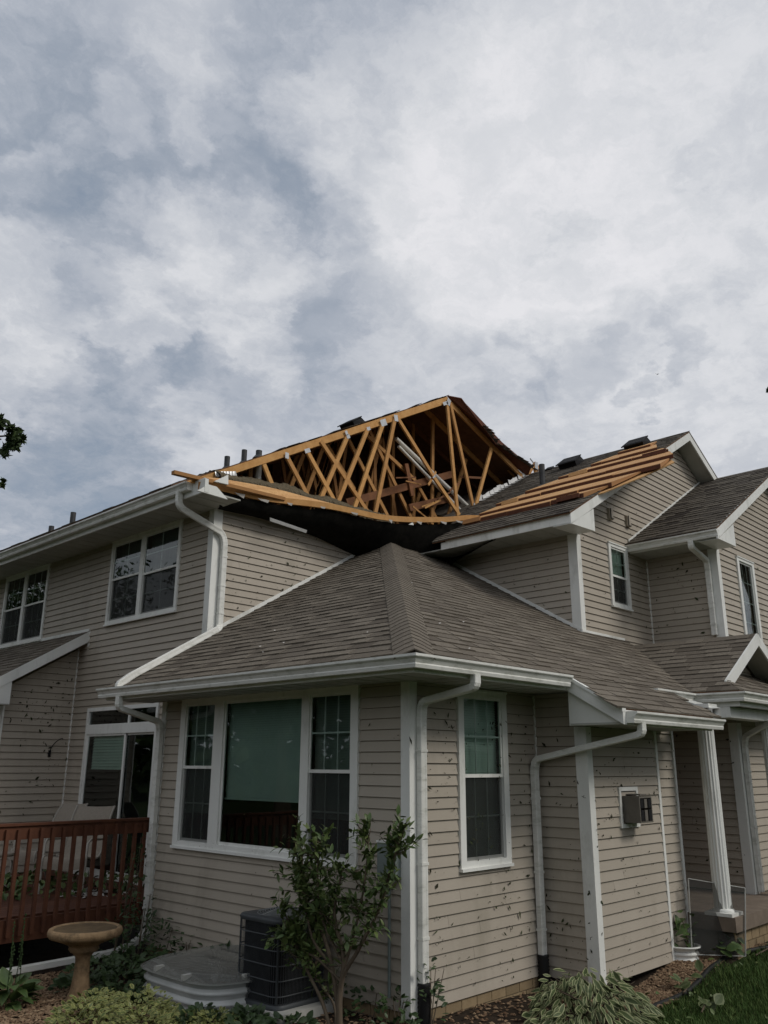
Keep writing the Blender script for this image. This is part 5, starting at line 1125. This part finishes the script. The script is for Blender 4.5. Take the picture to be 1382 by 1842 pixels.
# thin saplings by the railing
SP = thing('sapling', 'thin bare sapling growing beside the deck railing', 'sapling', (-.45, 3.9, gz(-.45, 3.9))); lv = []
for k in range(4):
    q = Vector((-.45 + random.uniform(-.15, .15), 3.9 + random.uniform(-.08, .08), gz(-.45, 3.9))); tp = q + Vector((random.uniform(-.1, .25), random.uniform(-.1, .05), random.uniform(.8, 1.55))); c = curve([q, q.lerp(tp, .35) + rv(.06), q.lerp(tp, .7) + rv(.06), tp], 5)
    mb = MB(); mb.tube(c, [.008 * (1 - .7 * i / len(c)) for i in range(len(c))], 5); part('stem', mb, 'bark', SP)
    for p in c[7:]:
        for _ in range(3): lv.append((p + rv(.06), rv() + Vector((0, 0, .3)), rv(.4) + Vector((0, 0, 1)), random.uniform(.04, .075)))
foliage(SP, lv, 'leaf_dark', .4, .2, False, 60)
# broken branches: in the planter and on the mulch
def branch(label, base, tip, n, m, smin, smax, sp=.10):
    t = thing('fallen_branch', label, 'branch', tuple(base)); b, e = Vector(base), Vector(tip); c = curve([b, b.lerp(e, .35) + rv(.04), b.lerp(e, .7) + rv(.04), e], 4); mb = MB(); mb.tube(c, [.009 * (1 - .7 * i / len(c)) for i in range(len(c))], 6); part('stem', mb, 'bark', t)
    lv = [(c[random.randint(2, len(c) - 1)] + rv(sp), rv() - Vector((0, 0, .2)), rv(.5) + Vector((-.3, -.3, 1)), random.uniform(smin, smax)) for _ in range(n)]
    lv = [(Vector((p.x, p.y, max(p.z, gz(p.x, p.y) + .02))), d, n_, s) for p, d, n_, s in lv]; foliage(t, lv, m, .7, .25, False, n); return t
branch('broken leafy branch drooping out of the white planter', (3.80, -.70, pz + .17), (3.74, -.69, pz + .50), 16, 'leaf_green', .08, .16)
branch('fallen leafy branch on the mulch between planter and screen', (3.95, -.98, gz(3.95, -.98) + .04), (4.35, -1.1, gz(4.3, -1.1) + .16), 26, 'leaf_green', .09, .18, .12)
branch('bare twiggy branch on the grass edge below the screen', (4.3, -1.25, gz(4.3, -1.25) + .03), (4.95, -1.35, gz(4.9, -1.35) + .10), 14, 'leaf_dark', .06, .12, .10)
branch('pale leaves lying on the black edging', (2.75, -1.12, gz(2.75, -1.12) + .05), (3.15, -1.05, gz(3.1, -1.05) + .05), 16, 'leaf_pale', .08, .14, .08)
branch('pale leafy sprig fallen on the lawn', (2.3, -1.50, gz(2.4, -1.5) + .04), (2.7, -1.46, gz(2.7, -1.5) + .04), 16, 'leaf_pale', .08, .15, .09)
mb = MB(); vers = leafmesh('x', 'leaf_green', .55, .2, False)
for i in range(240):                                    # storm leaves strewn on the grass and mulch
    x, y = random.uniform(1.2, 6.2), random.uniform(-2.6, -.8)
    if x > 3.9 and y > -1.2: continue
    mtx = place(rv() * 1.0 + Vector((0, 0, 0)), Vector((0, 0, 1)) + rv(.5), (x, y, gz(x, y) + random.uniform(.03, .07)), random.uniform(.03, .085)); tv = random.random(); mb.add([mtx @ Vector(q) for q in vers.v], vers.f, tv)
tag(part('strewn_leaves', mb, 'leaf_green'), 'torn green leaves strewn over the lawn and mulch', 'leaves', kind='stuff')
mb = MB()
for i in range(11):                                     # pale scraps and bits on the low roof
    x, y = random.uniform(-.4, 2.6), random.uniform(-.4, 3.0); z = ZE + S * (min(x, y) + .61) + .022; a = Vector((x, y, z)); r = lambda q: random.uniform(-q, q)
    mb.sheet([a, a + Vector((.018 + r(.01), r(.01), .008)), a + Vector((.018, .014 + r(.01), .014)), a + Vector((r(.01), .014, .008))], .003)
tag(part('roof_scraps', mb, 'paper'), 'tiny pale scraps scattered over the low shingle roof', 'debris', kind='stuff')
# torn leaf scraps plastered on the siding by the storm
mb = MB()
def scrap(p, U, V, Nn, s):
    a = random.random() * 6.28; u = U * math.cos(a) + V * math.sin(a); v = V * math.cos(a) - U * math.sin(a); l = s * random.uniform(.6, 1.3); w = s * random.uniform(.22, .6); p = Vector(p)
    r = lambda: Nn * random.uniform(.001, .012)
    mb.add([p - u * l + r(), p - v * w * random.uniform(.4, 1) - u * l * .2 + r(), p + u * l * .4 - v * w * .6 + r(), p + u * l + r(), p + v * w + u * l * .1 + r()], [(0, 1, 2, 4), (2, 3, 4)], random.random() ** 1.4)
XA, YA, ZA = Vector((1, 0, 0)), Vector((0, 1, 0)), Vector((0, 0, 1))
def pelt(ax, val, u0, u1, z0, z1, n, smin, smax, test=None):
    for _ in range(int(n * 2.6)):
        u, z = random.uniform(u0, u1), random.uniform(z0, z1)
        if test and not test(u, z): continue
        if random.random() > .25 + 1.5 * max(0, mnoise.noise(Vector((u * 1.6 + val * 7, z * 1.6, val * 3))) + .15): continue
        scrap(wp(ax, val, u, z, .019), YA if ax == 'x' else XA, ZA, -XA if ax == 'x' else -YA, smin + (smax - smin) * random.random() ** 2.6)
pelt('y', 0, .1, 2.0, .05, 2.65, 190, .007, .032); pelt('y', -.617, 2.1, 3.55, 0, 2.35, 120, .007, .032); pelt('y', -.61, 3.62, 4.05, 0, 2.35, 26, .006, .02); pelt('x', 2.06, -.6, -.03, 0, 2.5, 60, .008, .034)
pelt('y', Y1, .85, 4.6, 3.9, 5.5, 210, .008, .036, lambda u, z: z > ZE + S * (u + .61) + .06); pelt('y', Y2, 5.1, 7.2, 3.95, 6.2, 90, .008, .026, lambda u, z: z < 5.3 + .57 * (u - 4.5)); pelt('x', X3, 0, 1.0, 4, 5.3, 46, .01, .045); pelt('y', Y3, 7.4, 9.2, 4, 6.0, 46, .008, .03)
pelt('y', Y4, -.35, .68, .6, 3.7, 120, .010, .040, lambda u, z: z < 3.83 + .615 * (u - .7) - .1); pelt('x', 6.06, -.55, 1.0, .5, 2.6, 60, .01, .035); pelt('x', X1, 4.4, 8, 2.9, 5.4, 60, .006, .014); pelt('x', X2, 1.2, 3.5, 4, 5.3, 36, .008, .026); pelt('x', 0, .1, 4, .1, 2.6, 50, .006, .018)
pelt('y', -.045, .75, 1.45, 1.1, 2.6, 34, .008, .022); pelt('x', -.02, .7, 3.6, 1.12, 1.18, 12, .006, .014)
scrap((-.03, -.035, 2.23), XA, ZA, -YA, .05)
tag(part('leaf_scraps', mb, 'leaf_scrap'), 'small torn leaf scraps stuck all over the siding', 'leaf scraps', kind='stuff')

# ------------------------------------------------------------------ trees
def crown_clumps(mb, centre, rad, nclump, nleaf, leaf, squash=.8):
    for _ in range(nclump):
        d = rv().normalized() * (random.random() ** .45); c = centre + Vector((d.x * rad, d.y * rad, d.z * rad * squash)); rr = rad * random.uniform(.14, .26); tn = random.random()
        for _ in range(nleaf):
            p = c + rv().normalized() * rr * random.random() ** .5; u = rv().normalized(); v = u.cross(rv()).normalized(); s = leaf * random.uniform(.6, 1.3)
            mb.add([p - u * s, p - v * s * .45, p + u * s, p + v * s * .45], [(0, 1, 2, 3)], min(1, max(0, tn + random.gauss(0, .2))))
def tree(label, base, h, rad, centre_h, nclump, nleaf, leaf, group=None, limbs=7, extra=()):
    t = thing('tree', label, 'tree', tuple(base), group); b = Vector(base); c = b + Vector((0, 0, centre_h)); mb = MB()
    mb.tube([b, b + Vector((.1, .05, centre_h * .4)), c], [h * .022, h * .016, h * .008], 10); part('trunk', mb, 'bark', t)
    for i in range(limbs):
        a = i * 6.28 / limbs + random.random(); s0 = b.lerp(c, random.uniform(.5, .95)); e = c + Vector((math.cos(a) * rad * .75, math.sin(a) * rad * .75, random.uniform(-.3, .6) * rad)); mb = MB(); mb.tube([s0, s0.lerp(e, .5) + rv(.2) + Vector((0, 0, .2)), e], [h * .008, h * .005, h * .002], 6); part('limb', mb, 'bark', t)
    for (p, r, n_, l_) in extra[:2]:
        mb = MB(); p = Vector(p); mb.tube([c, c.lerp(p, .5) + Vector((0, 0, .15)), p], [.05, .03, .010], 6); part('limb', mb, 'bark', t)
    mb = MB(); crown_clumps(mb, c, rad, nclump, nleaf, leaf)
    for (p, r, n_, l_) in extra[:1]: crown_clumps(mb, c.lerp(Vector(p), .62), rad * .3, 12, nleaf, leaf)
    for (p, r, n_, l_) in extra: crown_clumps(mb, Vector(p), r, n_, l_, leaf)
    part('crown', mb, 'leaf_tree', t); return t
def ray_at(px, py, d): return CAM + pxdir(px, py) * d
tree('broad dark tree whose leafy bough enters at the left edge', (-3.1, 8.5, -.1), 8.5, 1.8, 6.3, 110, 60, .06, extra=[(ray_at(2, 790, 13.2), .34, 11, 34), (ray_at(30, 783, 13.2), .18, 7, 26), (ray_at(0, 758, 13.2), .12, 3, 20), (ray_at(-4, 866, 13.2), .12, 4, 22)])
tree('distant tree whose last twig shows at the right edge', (13.6, -1.9, -.1), 12, 2.1, 9.4, 70, 40, .08, extra=[(ray_at(1385, 700, 21), .13, 4, 14)])
YARD = [((-12, 16, 11, 4.2), 'shade tree beyond the deck, mirrored in the picture window'), ((-19, 22, 13, 5.0), 'broad shade tree beyond the deck, farthest along'), ((-6, 25, 12, 4.6), 'tall shade tree beyond the deck, nearest the house row'),
 ((21, -10, 11, 4.2), 'shade tree beyond the porch, mirrored in the far upper window'), ((15, -17, 11, 4.2), 'shade tree across the lawn beyond the bay')]
for (x, y, h, r), lab in YARD:
    tree(lab, (x, y, -.2), h, r, h * .55, 190, 130, .085, 'shade trees across the yard')
# unseen far trees, added to darken the window reflections and block low sky
mb = MB()
for i in range(2500):
    a = random.uniform(R(75), R(345)); d = random.uniform(46, 60); c = Vector((d * math.cos(a), d * math.sin(a), random.random() ** 1.1 * (9 + 2 * math.sin(a * 9) + 2 * math.sin(a * 23)))); rr = random.uniform(1.2, 2.6); tn = random.random()
    for _ in range(24):
        p = c + rv().normalized() * rr * random.random() ** .4; u = rv().normalized(); v_ = u.cross(rv()).normalized(); s_ = random.uniform(.4, .8)
        mb.add([p - u * s_, p - v_ * s_ * .5, p + u * s_, p + v_ * s_ * .5], [(0, 1, 2, 3)], tn)
tag(part('added_far_wood', mb, 'leaf_tree'), 'dark far trees added out of view to darken the window reflections', 'wood', kind='stuff')
# a bird far up in the clouds
bp_ = ray_at(1182, 673, 60); BD = MB()
BD.add([bp_, bp_ + Vector((.16, -.10, .07)), bp_ + Vector((.05, -.02, -.03)), bp_ + Vector((-.16, .10, .06)), bp_ + Vector((.02, .02, .03)), bp_ + Vector((-.03, -.05, -.02))], [(0, 1, 2), (0, 2, 3), (4, 1, 0), (4, 0, 3), (0, 5, 2)])
tag(part('bird', BD, 'vent_black'), 'tiny dark bird flying below the clouds at right', 'bird')
